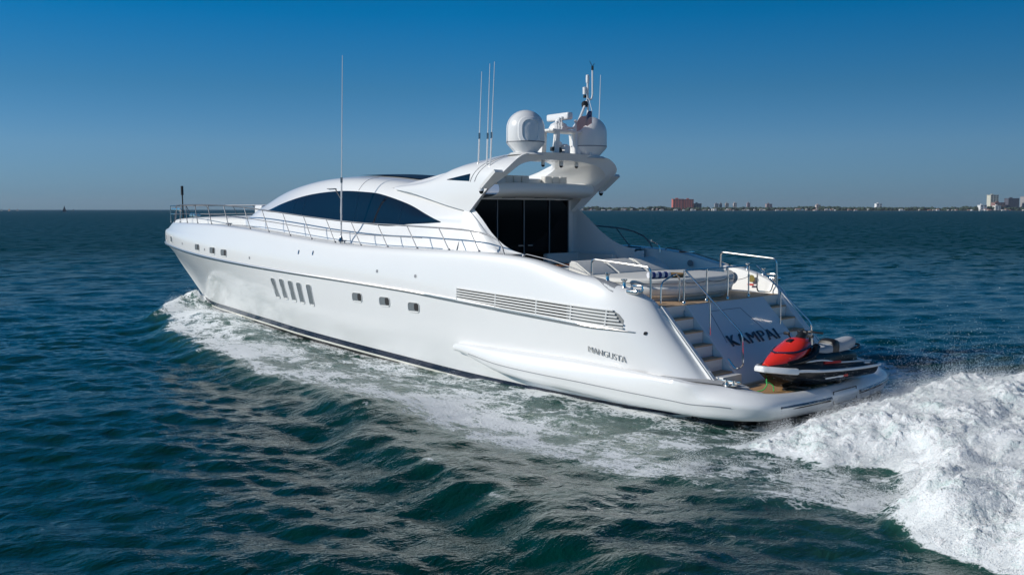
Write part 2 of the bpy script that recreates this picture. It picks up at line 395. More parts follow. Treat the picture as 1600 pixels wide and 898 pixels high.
# platform deck surfaces
bm = BM()
pin = [Vector(G[0][j]) for j in range(len(G[0]))]
# pods fill: white surface from sponson inner edge to hull quarter / teak
outl = [p for p in pin if p.x < 3.6]
G2 = []
for f in (0, .5, 1):
    G2.append([np.array((p.x + (2.75 - p.x) * f * (1 if p.x < 2.75 else 0), p.y * (1 - f * .18), p.z - .004 if f == 0 else .70)) for p in outl])
bm.free(); bm = BM()
# port and starboard pod tops (slightly domed, z about .72), and centre platform slab
def podtop(s):
    V = [[], []]
    path_out = [(3.8, 3.36, .88), (3.0, 3.36, .85), (2.5, 3.30, .80), (2.15, 2.90, .762), (1.75, 2.74, .702), (1.38, 2.44, .632)]
    path_in = [(3.8, 2.5, .74), (3.0, 2.4, .74), (2.6, 2.36, .74), (2.3, 2.34, .73), (1.9, 2.34, .69), (1.40, 2.36, .62)]
    a = cr(path_out, 4); b = cr(path_in, 4); c = [np.array((p[0], p[1] - .06, .56)) for p in b]
    rows = [a, [(np.array(p) + np.array(q)) / 2 + np.array((0, 0, .02)) for p, q in zip(a, b)], b, c]
    return [[np.array((p[0], p[1] * s, p[2])) for p in r] for r in rows]
bm.free()
for s in (1, -1):
    bm = BM(); grid(bm, podtop(s), s < 0); obj('platform_corner', bm, gel, Y, 45)
bm = BM()
prism(bm, [(2.45, 2.40, .50), (1.42, 2.42, .50), (1.16, 1.7, .50), (1.04, .8, .50), (1.01, 0, .50), (1.04, -.8, .50), (1.16, -1.7, .50), (1.42, -2.42, .50), (2.45, -2.40, .50)], (0, 0, .065))
obj('swim_platform', bm, gel2, Y)
bm = BM()
prism(bm, [(2.36, 2.27, .566), (1.48, 2.27, .566), (1.25, 1.7, .566), (1.14, .8, .566), (1.10, 0, .566), (1.14, -.8, .566), (1.25, -1.7, .566), (1.48, -2.27, .566), (2.36, -2.27, .566)], (0, 0, .012))
obj('platform_planking', bm, teakwet, Y)
# grey antislip pads and fittings on the pods
for s in (1, -1):
    bm = BM()
    pts = cr([(3.45, 3.18), (2.95, 2.60), (2.4, 2.45), (1.95, 2.44), (1.62, 2.55), (1.85, 2.76), (2.25, 2.96), (2.8, 3.16), (3.45, 3.22)], 3)
    PB = None
    vsx = [bm.verts.new((p[0], p[1] * s, float(np.interp(p[0], [1.1, 1.9, 2.4, 3.5], [.655, .765, .80, .845])) + .012)) for p in pts]
    bm.faces.new(vsx); obj('antislip_pad', bm, nonskid, Y)
    bm = BM()
    for dx in (-.09, .09): tube(bm, [(2.0 + dx, 2.72 * s, .76), (2.0 + dx, 2.72 * s, .88)], .035, 10)
    lathe(bm, [(.0, .775), (.17, .775), (.17, .80), (0, .80)], (2.0, 2.72 * s, 0), 20)
    obj('mooring_bitt', bm, chrome, Y)
    bm = BM(); box(bm, (2.25, 2.46 * s, .80), (.7, .06, .05), .02); obj('fairlead', bm, chrome, Y)
# fender bars and hatch on the platform edge
def rimpt(y, z=.40, out=.03):
    x = float(np.interp(abs(y), [0, .8, 1.76, 2.62], [.70, .74, .83, 1.0])); return Vector((x - out, y, z))
for y0, y1 in ((2.45, .75), (-.55, -2.45)):
    bm = BM(); tube(bm, [rimpt(y0 + (y1 - y0) * i / 10, .40, .035) for i in range(11)], .026, 8)
    for y in (y0, y1): tube(bm, [rimpt(y, .40, .045), rimpt(y, .40, -.05)], .03, 8)
    obj('fender_bar', bm, chromed, Y)
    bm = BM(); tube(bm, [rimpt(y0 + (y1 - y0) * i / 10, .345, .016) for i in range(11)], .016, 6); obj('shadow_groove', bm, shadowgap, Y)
bm = BM()
for a, b in (((.62, .52), (-.42, .52)), ((-.42, .52), (-.42, .24)), ((-.42, .24), (.62, .24)), ((.62, .24), (.62, .52))):
    tube(bm, [rimpt(a[0], a[1], -.002 if a[1] > .5 else .012), rimpt(b[0], b[1], -.002 if b[1] > .5 else .012)], .010, 6)
obj('hatch_seam', bm, shadowgap, Y)
bm = BM()   # underbody and drives below the platform
prism(bm, [(2.6, 3.0, -.4), (1.9, 2.7, -.4), (1.5, 1.5, -.4), (1.5, -1.5, -.4), (1.9, -2.7, -.4), (2.6, -3.0, -.4)], (0, 0, .50))
obj('underbody', bm, blackp, Y)
for y in (2.0, 0, -2.0):
    bm = BM(); box(bm, (1.3, y, -.1), (.7, .5, .5), .06); obj('water_jet', bm, blackp, Y)

# ---- transom with carved stairs
def zx(x): return .62 + (x - 2.35) / .94     # height of the sloped face at x
bm = BM()
def slab(y0, y1, xb=2.35, xt=3.89):
    a = [(xb, y0, zx(xb)), (xt, y0, zx(xt)), (xt + .25, y0, 2.2), (xt + .25, y0, .5), (xb, y0, .5)]
    prism(bm, a, (0, y1 - y0, 0))
slab(-1.68, 1.68)
obj('transom', bm, gel, Y)
for s in (1, -1):
    bm = BM(); a = [(2.35, 2.44 * s, zx(2.35)), (3.91, 2.44 * s, 2.28), (4.2, 2.44 * s, 2.2), (4.2, 2.44 * s, .5), (2.35, 2.44 * s, .5)]
    prism(bm, a, (0, .18 * s, 0)); obj('stair_side', bm, gel, Y)
    bm = BM(); tube(bm, [(2.33, 2.615 * s, .66), (3.9, 2.615 * s, 2.315)], .014, 6); obj('edge_trim', bm, gel2, Y)
    st = BM()
    zs = [1.97, 1.69, 1.41, 1.13, .85]
    prof = [(4.15, 2.24)]
    for z in zs:
        xe = 2.35 + (z - .62) * .94 + .02
        prof += [(xe + .285, prof[-1][1]), (xe + .285, z)]
    prof += [(2.36, .85), (2.36, .5), (4.15, .5)]
    # riser/solid body
    prism(st, [(a_, 1.70 * s, b_) for a_, b_ in prof], (0, .73 * s, 0))
    obj('staircase', st, gel2, Y)
    for z in zs:
        xe = 2.35 + (z - .62) * .94 + .01
        b = BM(); box(b, (xe + .15, 2.065 * s, z + .021), (.27, .72, .035), .006); obj('step', b, teak, Y)
# hatch outline and lettering on transom
def onT(x, y, off=.0): return Vector((x - off * .73, y, zx(x) + off * .69))
bm = BM()
for a, b in (((3.72, .95), (3.1, 1.15)), ((3.72, .95), (3.72, -.35)), ((3.72, -.35), (3.1, -.75)), ((3.1, -.75), (3.1, -1.6))):
    tube(bm, [onT(*a, .002), onT(*b, .002)], .008, 5)
obj('hatch_seam', bm, seam, Y)
ty = Vector((.68, 0, .73)).normalized()
place_text('ship_name', 'KAMPAI', .46, onT(3.10, .0, .03), (0, -1, 0), ty, navy2, 1.28, .010, off_=-.020, sp_c=1.08)['label'] = 'dark raised ship name on the transom'
place_text('home_port', 'MIAMI', .17, onT(2.62, .0, .01), (0, -1, 0), ty, navy2, 1.15, .004)
tmt = place_text('ship_name_edge', 'KAMPAI', .46, onT(3.10, .022, .012), (0, -1, 0), ty, chrome, 1.28, .008, off_=-.014, sp_c=1.08)

# ---- decks
bm = BM()     # side deck + foredeck with camber
Srow = [p for p in cr(H['S'], 6) if p[0] > 10.85]
G = []
for f in (1, .85, .6, .3, 0, -.3, -.6, -.85, -1): G.append([np.array((p[0], p[1] * f, p[2] - .03 + .10 * (1 - f * f))) for p in Srow])
grid(bm, G); obj('foredeck', bm, gel2, Y, 60)
for s in (1, -1):
    bm = BM(); Sr = [p for p in cr(H['S'], 6) if 8.4 < p[0] < 13]
    grid(bm, [[np.array((p[0], s * p[1], p[2] - .035)) for p in Sr], [np.array((p[0], s * 2.30, p[2] - .02)) for p in Sr]], s < 0); obj('side_deck', bm, gel2, Y)
bm = BM()
prism(bm, [(3.90, -2.74, 2.15), (10.9, -2.74, 2.15), (10.9, 2.74, 2.15), (3.90, 2.74, 2.15)], (0, 0, .115)); obj('cockpit_sole', bm, gel2, Y)
bm = BM()
prism(bm, [(3.885, -2.44, 2.268), (10.8, -2.6, 2.268), (10.8, 2.6, 2.268), (3.885, 2.44, 2.268)], (0, 0, .012)); obj('cockpit_planking', bm, teak, Y)
for s in (1, -1):     # inner faces of the bulwarks
    bm = BM()
    Sr = [p for p in cr(H['S'], 6) if p[0] < 8.9]
    G = [[np.array((p[0], s * p[1], p[2])) for p in Sr], [np.array((p[0], s * (p[1] - .06), p[2] - .02)) for p in Sr], [np.array((p[0] + (.1 if p[0] < 4.4 else 0), s * (min(p[1], 2.9) - .16 if p[0] > 4.3 else 2.6), 2.2)) for p in Sr]]
    grid(bm, G, s < 0); obj('bulwark_lining', bm, gel2, Y, 40)

# ---- house / coachroof
HS = [ # x, base(y,z), wb, wt, shoulder, centre z
 (24.6, 1.2, 3.96, 1.05, 4.02, .9, 4.06, .6, 4.10, 4.13),
 (23.6, 1.75, 3.96, 1.5, 4.2, 1.3, 4.32, .95, 4.42, 4.5),
 (22.6, 2.05, 3.93, 1.85, 4.33, 1.6, 4.52, 1.2, 4.75, 4.9),
 (21.4, 2.25, 3.86, 2.05, 4.41, 1.98, 4.46, 1.4, 5.02, 5.2),
 (19.9, 2.4, 3.77, 2.2, 4.33, 2.0, 4.80, 1.55, 5.26, 5.45),
 (18.4, 2.48, 3.66, 2.25, 4.26, 2.0, 4.96, 1.65, 5.40, 5.58),
 (16.9, 2.52, 3.53, 2.28, 4.12, 2.02, 5.05, 1.75, 5.42, 5.6),
 (15.4, 2.55, 3.45, 2.3, 4.03, 2.05, 4.92, 1.78, 5.33, 5.55),
 (14.0, 2.56, 3.42, 2.32, 3.98, 2.12, 4.64, 1.80, 5.18, 5.42),
 (13.0, 2.57, 3.40, 2.33, 4.04, 2.22, 4.38, 1.84, 5.06, 5.3),
 (12.1, 2.57, 3.40, 2.34, 4.10, 2.28, 4.30, 1.88, 4.96, 5.1),
 (10.8, 2.57, 3.38, 2.34, 3.98, 2.26, 4.28, 2.10, 4.52, 4.85)]
rows = [[] for _ in range(8)]
for (x, by, bz, wy, wz, ty_, tz, sy, sz, cz) in HS:
    pts = [(by + .06, bz - .06), (by, bz + .12), (wy, wz), (ty_, tz), (sy, sz), (sy * .72, sz * .4 + cz * .6), (sy * .36, cz - .02), (0, cz)]
    for i, (a, b) in enumerate(pts): rows[i].append((x, a, b))
G = net(rows, 5, 4)
bm = BM(); grid(bm, G, True); grid(bm, mir(G))
house = obj('coachroof', bm, gel, Y, 60); SB = bvh_of(house)
# trunk on the foredeck
bm = BM(); rws = [[], [], [], []]
for x, y, z, h in ((31.2, .5, 3.93, .03), (30.6, 1.0, 3.95, .10), (29, 1.35, 3.97, .16), (27, 1.6, 3.98, .2), (25, 1.75, 3.97, .23), (23.2, 1.75, 3.95, .25)):
    for i, (a, b) in enumerate(((y + .1, -.08), (y, h * .75), (y * .7, h), (0, h + .04))): rws[i].append((x, a, z + b))
G = net(rws, 4, 3); grid(bm, G, True); grid(bm, mir(G)); obj('foredeck_trunk', bm, gel2, Y, 50)
# side windows
wt = smoothtab([11.75, 12.6, 13.5, 14.8, 15.6, 17.1, 18.9, 20.5, 21.6], [4.115, 4.36, 4.63, 4.91, 5.0, 5.055, 4.95, 4.68, 4.41])
wb = smoothtab([11.75, 12.4, 13.2, 14.4, 16.7, 18.9, 21.6], [4.105, 4.07, 4.04, 3.975, 4.12, 4.265, 4.40])
for s in (1, -1):
    splits = [11.78, 13.7, 16.0, 19.0, 19.6, 21.6]
    wo = None
    for i in range(5):
        x0, x1 = splits[i] + .004, splits[i + 1] - .004
        bm = BM(); G = []
        for k in range(9):
            row = []
            for j in range(25):
                x = x0 + (x1 - x0) * j / 24; z = wb(x) + (max(wt(x), wb(x) + .004) - wb(x)) * k / 8
                p = on(SB, x, z, .010); row.append((p.x, s * p.y, p.z))
            G.append(row)
        grid(bm, G, s < 0); o = obj('side_window', bm, glass, Y, 60)
# window surround groove on roof seam
bm = BM()
for xx in (16.1,):
    pts = []
    for k in range(10):
        a = k / 9; z = 5.06 + a * .42; pts.append(on(SB, xx - .2 * a, z, .004))
    tube(bm, pts, .008, 5)
obj('roof_seam', bm, seam, Y)
def onroof(x, y, off):
    h = SB.ray_cast(Vector((x, y, 8)), Vector((0, 0, -1))); return Vector((x, y, h[0].z + off))
bm = BM(); grid(bm, [[onroof(x, y, .035) for x in np.linspace(17.3, 13.9, 14)] for y in np.linspace(1.15, -1.15, 9)])
bmesh.ops.solidify(bm, geom=bm.faces[:], thickness=.04); obj('sunroof', bm, darkp, Y)
bm = BM(); box(bm, (17.6, 2.0, 5.14), (.5, .02, .02), .005); tube(bm, [(17.4, 2.0, 5.13), (16.9, 2.12, 4.8), (16.8, 2.22, 4.35)], .012, 6); obj('window_wiper', bm, darkp, Y)

# side wings sweeping down beside the cockpit
bm = BM()
wx = [10.85, 10.6, 10.2, 9.8, 9.4, 9.07, 8.75, 8.5]
wz = [4.45, 4.36, 4.08, 3.76, 3.52, 3.38, 3.30, 3.26]
wzf = smoothtab(wx[::-1], wz[::-1])
for s in (1, -1):
    rws = [[], [], [], [], [], []]; bm = BM()
    for x in wx:
        z = wzf(x); t = (z - 3.3) / 1.2
        yb = 2.62 - .06 * (1 - max(t, 0))
        ytop = 2.26 + .16 * (1 - min(1, max(t, 0)))
        for i, p in enumerate(((yb + .03, 3.22), (yb - .05, 3.42 if z > 3.5 else 3.27), (ytop + .03, z - .06), (ytop - .05, z), (ytop - .14, z - .03), (ytop - .16, 2.2))): rws[i].append((x, p[0], p[1]))
    G = net(rws, 3, 3)
    if s < 0: G = mir(G)
    grid(bm, G, s > 0)
    a = [(8.5, 2.26 * s, 3.24), (8.5, 2.74 * s, 3.28), (8.5, 2.74 * s, 2.2), (8.5, 2.26 * s, 2.2)]
    bm.faces.new([bm.verts.new(p) for p in a])
    obj('side_wing', bm, gel, Y, 50)
# deck infill between wing and bulwark
# ---- salon bulkhead and glass doors
bm = BM()
box(bm, (10.85, 2.11, 3.5), (.14, .22, 2.6)); box(bm, (10.85, -2.06, 3.5), (.14, .26, 2.6)); box(bm, (10.85, 0, 4.82), (.14, 4.2, .14)); obj('door_frame', bm, gel2, Y)
ed = [1.98, 1.08, .0, -1.08, -1.92]
for i in range(4):
    bm = BM(); box(bm, (10.80 + (.02 if i in (1, 2) else 0), (ed[i] + ed[i + 1]) / 2, 3.51), (.03, ed[i] - ed[i + 1] - .012, 2.47)); p = obj('glass_door', bm, blackglass, Y)
    for y in (ed[i + 1] + .006,):
        bm = BM(); box(bm, (10.775, y, 3.51), (.03, .022, 2.47)); obj('mullion', bm, greyp, p)
    if i in (1, 2):
        bm = BM(); sgn = 1 if i == 1 else -1; tube(bm, [(10.72, .09 * sgn, 3.42), (10.72, .30 * sgn, 3.42)], .018, 6); obj('handle', bm, chrome, p)
bm = BM(); box(bm, (12.6, 0, 3.3), (3.3, 3.8, 2.2)); obj('salon_interior', bm, shadowgap, Y)

# ---- radar arch and fins (one continuous hoop)
U = [
 [(14.3, 2.02, 5.08), (13.4, 2.12, 4.96), (12.6, 2.2, 4.80), (11.6, 2.26, 4.58), (10.66, 2.28, 4.40), (10.75, 2.02, 4.42), (12.2, 2.02, 4.66)],
 [(14.3, 2.00, 5.11), (13.3, 2.12, 5.08), (12.5, 2.18, 5.06), (11.2, 2.27, 5.05), (9.9, 2.31, 5.02), (10.1, 2.06, 5.00), (12.2, 2.03, 4.9)],
 [(14.3, 1.97, 5.14), (13.2, 2.07, 5.19), (12.4, 2.10, 5.28), (11.1, 2.17, 5.50), (9.18, 2.25, 5.56), (9.42, 2.0, 5.40), (12.1, 1.92, 5.1)],
 [(14.3, 1.90, 5.16), (13.2, 1.95, 5.24), (12.4, 1.90, 5.38), (11.2, 1.88, 5.72), (9.06, 1.82, 5.90), (9.3, 1.66, 5.66), (12.0, 1.72, 5.26)],
 [(11.3, 1.60, 5.66), (10.9, 1.45, 5.85), (10.4, 1.32, 5.95), (9.8, 1.25, 6.0), (9.10, 1.25, 5.99), (9.32, 1.2, 5.77), (10.9, 1.42, 5.66)],
 [(10.6, .6, 5.88), (10.4, .6, 5.95), (10.1, .6, 6.0), (9.7, .6, 6.02), (9.14, .6, 6.02), (9.35, .6, 5.83), (10.4, .6, 5.82)],
 [(10.5, 0, 5.89), (10.3, 0, 5.96), (10.1, 0, 6.01), (9.7, 0, 6.03), (9.16, 0, 6.03), (9.37, 0, 5.84), (10.3, 0, 5.83)]]
for u_ in U: u_.append(u_[0])
UU = U + [[(p[0], -p[1], p[2]) for p in u_] for u_ in U[-2::-1]]
# straight across the v direction so the edges stay crisp
D = []
for u_ in UU:
    r = []
    a = cr(u_[:5], 4); b = [np.array(p) for p in (u_[5], u_[6], u_[7])]
    r = a + b; D.append(r)
cols = [cr([D[i][j] for i in range(len(D))], 6) for j in range(len(D[0]))]
bm = BM(); grid(bm, cols)
arch = obj('radar_arch', bm, gel, Y, 35); AB = bvh_of(arch)
# dark triangular side light in the fin, seams, winglets, cameras
for s in (1, -1):
    bm = BM(); G = []
    zt_ = lerp([10.65, 11.65], [5.44, 5.305]); zb_ = lerp([10.65, 11.65], [5.24, 5.295])
    for k in range(4): G.append([(lambda p: (p.x, p.y * s, p.z))(on(AB, 10.65 + i * .1, zb_(10.65 + i * .1) + (zt_(10.65 + i * .1) - zb_(10.65 + i * .1)) * k / 3, .012)) for i in range(11)])
    grid(bm, G, s < 0); obj('quarter_light', bm, glass, Y)
    bm = BM()
    prism(bm, [(9.86, 2.26 * s, 5.02), (9.30, 2.24 * s, 5.44), (9.30, 2.58 * s, 5.44), (9.86, 2.56 * s, 5.02)], (.06, 0, .07))
    obj('winglet', bm, gel2, Y)
    bm = BM(); tube(bm, [(9.95, 2.47 * s, 5.05), (9.95, 2.47 * s, 4.96)], .075, 12); o = obj('dome_camera', bm, whitep, Y)
    bm = BM(); lathe(bm, [(.0, -.085), (.035, -.075), (.062, -.03), (.065, .0)], (9.95, 2.47 * s, 4.96), 12); obj('lens', bm, darkgloss, o)
for y in (.45, -.95, -.3):
    bm = BM(); tube(bm, [(9.6, y, 5.83), (9.6, y, 5.70)], .06 if y < .3 else .05, 12); o = obj('dome_camera', bm, gel2, Y)
    bm = BM(); lathe(bm, [(0, -.06), (.04, -.045), (.055, 0)], (9.6, y, 5.70), 12); obj('lens', bm, darkgloss, o)
bm = BM()
for xs_ in (0, .18):
    pts = []
    for k in range(9):
        t = k / 8; z = 5.22 + .70 * t; x = 10.42 - .62 * t ** 1.5 + xs_; pts.append(on(AB, x, z, .006))
    tube(bm, pts, .008, 5)
obj('arch_seam', bm, seam, Y)

# ---- brow over the cockpit with the roof-top sunbed cushions
rws = []
for (x, z, w_) in ((11.6, 4.80, 2.0), (10.6, 4.80, 2.0), (10.1, 4.84, 1.98), (9.85, 4.93, 1.95), (9.80, 5.05, 1.95), (9.84, 5.17, 1.96), (9.95, 5.21, 1.97), (10.4, 5.19, 2.0), (11.8, 5.2, 2.0)):
    rws.append([(x - .18 * (1 - (f * f)), w_ * f, z - .02 * (f * f)) for f in (1, .8, .5, .2, 0, -.2, -.5, -.8, -1)])
G = net(rws, 3, 3); bm = BM(); grid(bm, G); obj('roof_brow', bm, gel2, Y, 45)
for yc in (1.13, .80, .47, -.48, -.80, -1.12):
    bm = BM(); box(bm, (10.35, yc, 5.30), (.22, .30, .24), .05, seg=3); obj('cushion', bm, cushion, Y)
bm = BM(); prism(bm, [(10.2, 1.32, 5.18), (10.2, 1.70, 5.18), (11.6, 1.70, 5.18), (11.6, 1.32, 5.18)], (0, 0, .16)); box(bm, (10.5, -.0, 5.27), (.2, .62, .16), .03); box(bm, (10.75, 0, 5.28), (.5, 2.7, .12), .04); obj('sunbed_base', bm, gel2, Y)
for y in (-1.2, -.1, 1.2):
    bm = BM(); box(bm, (10.2, y, 4.788), (.03, .5, .012)); obj('brow_light', bm, shadowgap, Y)

# ---- cockpit furniture
def ring(x0, xr, yr_, e=2.6, n=40, xf=7.6):
    out = []
    for k in range(n + 1):
        a = -math.pi / 2 + math.pi * k / n
        c, s_ = math.cos(a), math.sin(a); out.append((x0 - xr * abs(c) ** (2 / e), yr_ * math.copysign(abs(s_) ** (2 / e), s_)))
    return [(xf, -yr_)] + out + [(xf, yr_)]
def pad(name, m, lv, parent=Y, xf=7.6):
    bm = BM(); G = []
    for (dz, ins) in lv: G.append([(x if i in (0, 42) else x, y, dz) for i, (x, y) in enumerate(ring(5.9 + 0, 1.62 - ins, 1.98 - ins, xf=xf))])
    grid(bm, G); top = [bm.verts.new(p) for p in G[-1]]; bm.faces.new(top)
    f2 = [(p[0], p[1], p[2]) for p in [r[0] for r in G]] + [(p[0], p[1], p[2]) for p in [r[-1] for r in G][::-1]]
    bm.faces.new([bm.verts.new(p) for p in f2])
    return obj(name, bm, m, parent, 50)
sp = pad('sunpad', gel2, [(2.27, .22), (2.33, .18), (2.36, .22), (2.37, .12), (2.42, .06), (2.58, .0), (2.62, .02), (2.625, .04), (2.64, .03), (2.70, .01)])
pad('cushion', cushion, [(2.70, .05), (2.72, .0), (2.78, .0), (2.815, .04), (2.83, .12)], sp)
bm = BM(); G = []
for dz in (2.435, 2.452): G.append([(x, y, dz) for x, y in ring(5.9, 1.62 - .035, 1.98 - .035)])
grid(bm, G); obj('trim_groove', bm, seam, sp)
for yc, wd in ((1.25, 1.1), (.08, 1.15), (-1.1, 1.1)):
    bm = BM(); y0, y1 = yc - wd / 2 + .02, yc + wd / 2 - .02
    prism(bm, [(6.7, y0, 2.84), (7.2, y0, 3.14), (7.42, y0, 3.16), (7.5, y0, 2.5), (6.7, y0, 2.5)], (0, y1 - y0, 0))
    bmesh.ops.bevel(bm, geom=bm.edges[:], offset=.035, segments=2, affect='EDGES'); obj('headrest', bm, cushion, sp)
bm = BM(); box(bm, (7.72, .05, 2.62), (.4, 3.5, .66), .06); obj('locker', bm, gel2, sp)
# sofa starboard / against the doors
bm = BM(); box(bm, (9.95, -1.55, 2.5), (1.4, .9, .45), .05); box(bm, (9.85, -1.98, 2.78), (1.7, .2, .75), .06); box(bm, (10.45, -1.3, 2.82), (.2, 1.5, .72), .06); obj('sofa', bm, cushion, Y)
T_ = thing('cockpit_table', 'varnished teak table on the aft deck in front of the glass doors', 'table', (9.2, -.35, 2.28))
bm = BM(); box(bm, (0, 0, .66), (1.0, 2.3, .045), .015); obj('tabletop', bm, tabletop, T_)
for y in (-.6, .6):
    bm = BM(); box(bm, (0, y, .32), (.16, .16, .64), .02); obj('leg', bm, tabletop, T_)
# folded towel and tray on sunpad
bm = BM(); nn = 7; V = []
tw = thing('rolled_towel', 'rolled towel with navy and white stripes on the aft sunbathing pad', 'towel', (4.86, 1.42, 2.835), rz=R(-20))
for m_, i0 in ((whitet, 0), (bluep, 1)):
    b = BM()
    for k in range(i0, nn, 2): lathe(b, [(.0, -.30 + k * .085), (.075, -.30 + k * .085), (.08, -.26 + k * .085), (.075, -.215 + k * .085), (0, -.215 + k * .085)], (0, 0, .075), 14, 'y')
    obj('white_stripes' if i0 == 0 else 'blue_stripes', b, m_, tw)
bm.free()
bm = BM(); lathe(bm, [(0, 0), (.30, 0), (.36, .05), (.37, .085), (.33, .07), (.28, .03), (0, .03)], (0, 0, 0), 24)
tag(obj('wicker_tray', bm, wicker), 'round brown wicker tray beside the striped towel', 'tray').location = (4.95, .82, 2.835)

# ---- rails and deck hardware
def pipe(name, pts, r=.019, bendr=.12, m=chrome, parent=Y, n=8):
    bm = BM(); tube(bm, bend(pts, bendr) if bendr else pts, r, n); return obj(name, bm, m, parent)
# guard rail round the bow
bases = [31.9, 30.9, 29.5, 28.0, 26.4, 24.7, 23.0, 21.17, 19.79, 18.37, 17.08, 15.78, 14.46, 13.17, 11.84, 10.52, 9.35]
def edge(x):  # rail foot position on the deck edge
    return Vector((x, yf(3.14, 32.72, 2.4, .85, x), zC(x) + .02))
hgt = smoothtab([8.4, 9.0, 10, 12, 14, 20, 33], [.22, .42, .55, .62, .66, .70, .74])
def railpt(x, f=1):
    e = edge(min(x, 32.6)); h = hgt(x) * f
    return Vector((e.x, e.y - .10 * f, e.z + h))
for s in (1, -1):
    M = lambda p: (p[0], p[1] * s, p[2])
    xs_ = np.linspace(32.45, 9.1, 70)
    top = [M(railpt(x)) for x in xs_]; e_ = edge(8.45)
    bm = BM(); tube(bm, top + [M((8.75, 3.02, 3.68)), M((8.55, 3.05, 3.5)), M((8.45, 3.08, 3.32))], .021, 8); rl = obj('guard_rail', bm, guard, Y)
    bm = BM(); tube(bm, [M(railpt(x, .5)) for x in np.linspace(32.45, 11.7, 60)], .013, 6); obj('mid_rail', bm, guard, rl)
    for x in bases:
        f = edge(x); lean = .62 if x < 29.5 else .25
        t = railpt(min(x + lean * hgt(x) / .66, 32.7)); bm = BM(); tube(bm, [M(f), M(t)], .016, 6); lathe(bm, [(.035, 0), (.035, .02), (.02, .05)], M((f.x, f.y, f.z)), 8); obj('stanchion', bm, guard, rl)
f0 = railpt(32.45)
bm = BM()
for f in (1, .5): tube(bm, [(32.45, railpt(32.45, f).y, railpt(32.45, f).z), (32.7, .25, railpt(32.45, f).z), (32.7, -.25, railpt(32.45, f).z), (32.45, -railpt(32.45, f).y, railpt(32.45, f).z)], .02, 8)
for s in (1, -1): tube(bm, [(32.7, .25 * s, 3.88), (32.7, .25 * s, railpt(32.45).z)], .018, 6)
obj('pulpit', bm, chrome, Y)
bm = BM(); tube(bm, [(32.0, 0, 3.88), (32.05, 0, 5.4)], .03, 8); tube(bm, [(32.04, 0, 5.1), (32.05, 0, 5.5)], .06, 8); js = obj('jackstaff', bm, darkp, Y)
bm = BM(); box(bm, (31.6, .5, 4.45), (.8, .10, .14), .03); box(bm, (31.7, -.4, 4.15), (.5, .3, .3), .05); obj('anchor_windlass', bm, chrome, Y)
bm = BM(); box(bm, (24.7, .1, 4.42), (.55, .9, .44), .10, seg=3); bx_ = obj('deck_box', bm, whitep, Y)
bm = BM(); tube(bm, [(24.4, .42, 4.42), (24.38, .42, 4.42)], .06, 10); obj('vent_hole', bm, darkp, bx_)
for x in (23.4, 15.67):
    for s in (1, -1):
        bm = BM(); e = edge(x)
        for d in (-.1, .1): tube(bm, [(x + d, (e.y - .2) * s, e.z - .03), (x + d, (e.y - .2) * s, e.z + .06)], .02, 6)
        tube(bm, [(x - .2, (e.y - .2) * s, e.z + .07), (x + .2, (e.y - .2) * s, e.z + .07)], .022, 6); obj('cleat', bm, chromed, Y)
# coaming rails on the aft bulwarks
for s in (1, -1):
    z_ = lambda x: zC(x) + .09
    pipe('coaming_rail', [(7.9, 2.95 * s, z_(7.9) - .07), (7.8, 2.95 * s, z_(7.8)), (6.9, 2.95 * s, z_(6.9)), (6.1, 2.95 * s, z_(6.1)), (5.5, 2.95 * s, z_(5.5)), (5.4, 2.95 * s, z_(5.4) - .12)], .014, .05, guard)
# stern hoops
for s in (1, -1):
    pipe('stern_hoop', [(5.85, 2.72 * s, 2.85), (5.85, 2.72 * s, 3.30), (4.12, 2.72 * s, 3.17), (4.10, 2.72 * s, 2.32)], .026, .12)
    # docking bits: bollards on quarter
    for x in (4.66, 5.15):
        h_ = HB.ray_cast(Vector((x, 2.98, 6)), Vector((0, 0, -1)))[0]; z = (h_.z if h_ else 2.6) - .02
        bm = BM(); lathe(bm, [(.06, 0), (.04, .04), (.04, .15), (.075, .18), (.075, .20), (0, .20)], (x, 2.98 * s, z), 14); obj('bollard', bm, chrome, Y)
    h_ = HB.ray_cast(Vector((4.36, 2.96, 6)), Vector((0, 0, -1)))[0]; z = (h_.z if h_ else 2.5)
    bm = BM(); box(bm, (4.36, 2.98 * s, z + .03), (.34, .24, .10), .04, seg=3); tube(bm, [(4.2, 2.9 * s, z + .06), (4.2, 2.9 * s, z + .15), (4.5, 2.9 * s, z + .15), (4.5, 2.9 * s, z + .06)], .03, 8); obj('fairlead', bm, chrome, Y)
# pocket in bulwark (grey inset draped on the moulding)
def upz(x, y, off=.0):
    h = HB.ray_cast(Vector((x, y, 6)), Vector((0, 0, -1))); return (h[0].z if h[0] else 2.6) + off
bm = BM(); G = []
for i in range(13):
    u = i / 12; x = 5.55 - .75 * u; hw = .17 * math.sin(math.pi * min(1, u * .62)) + .01
    G.append([(x, 3.04 + hw * v, upz(x, 3.04 + hw * v, .008)) for v in (-1, -.6, -.2, .2, .6, 1)])
grid(bm, G); obj('fairlead_pocket', bm, seam, Y)
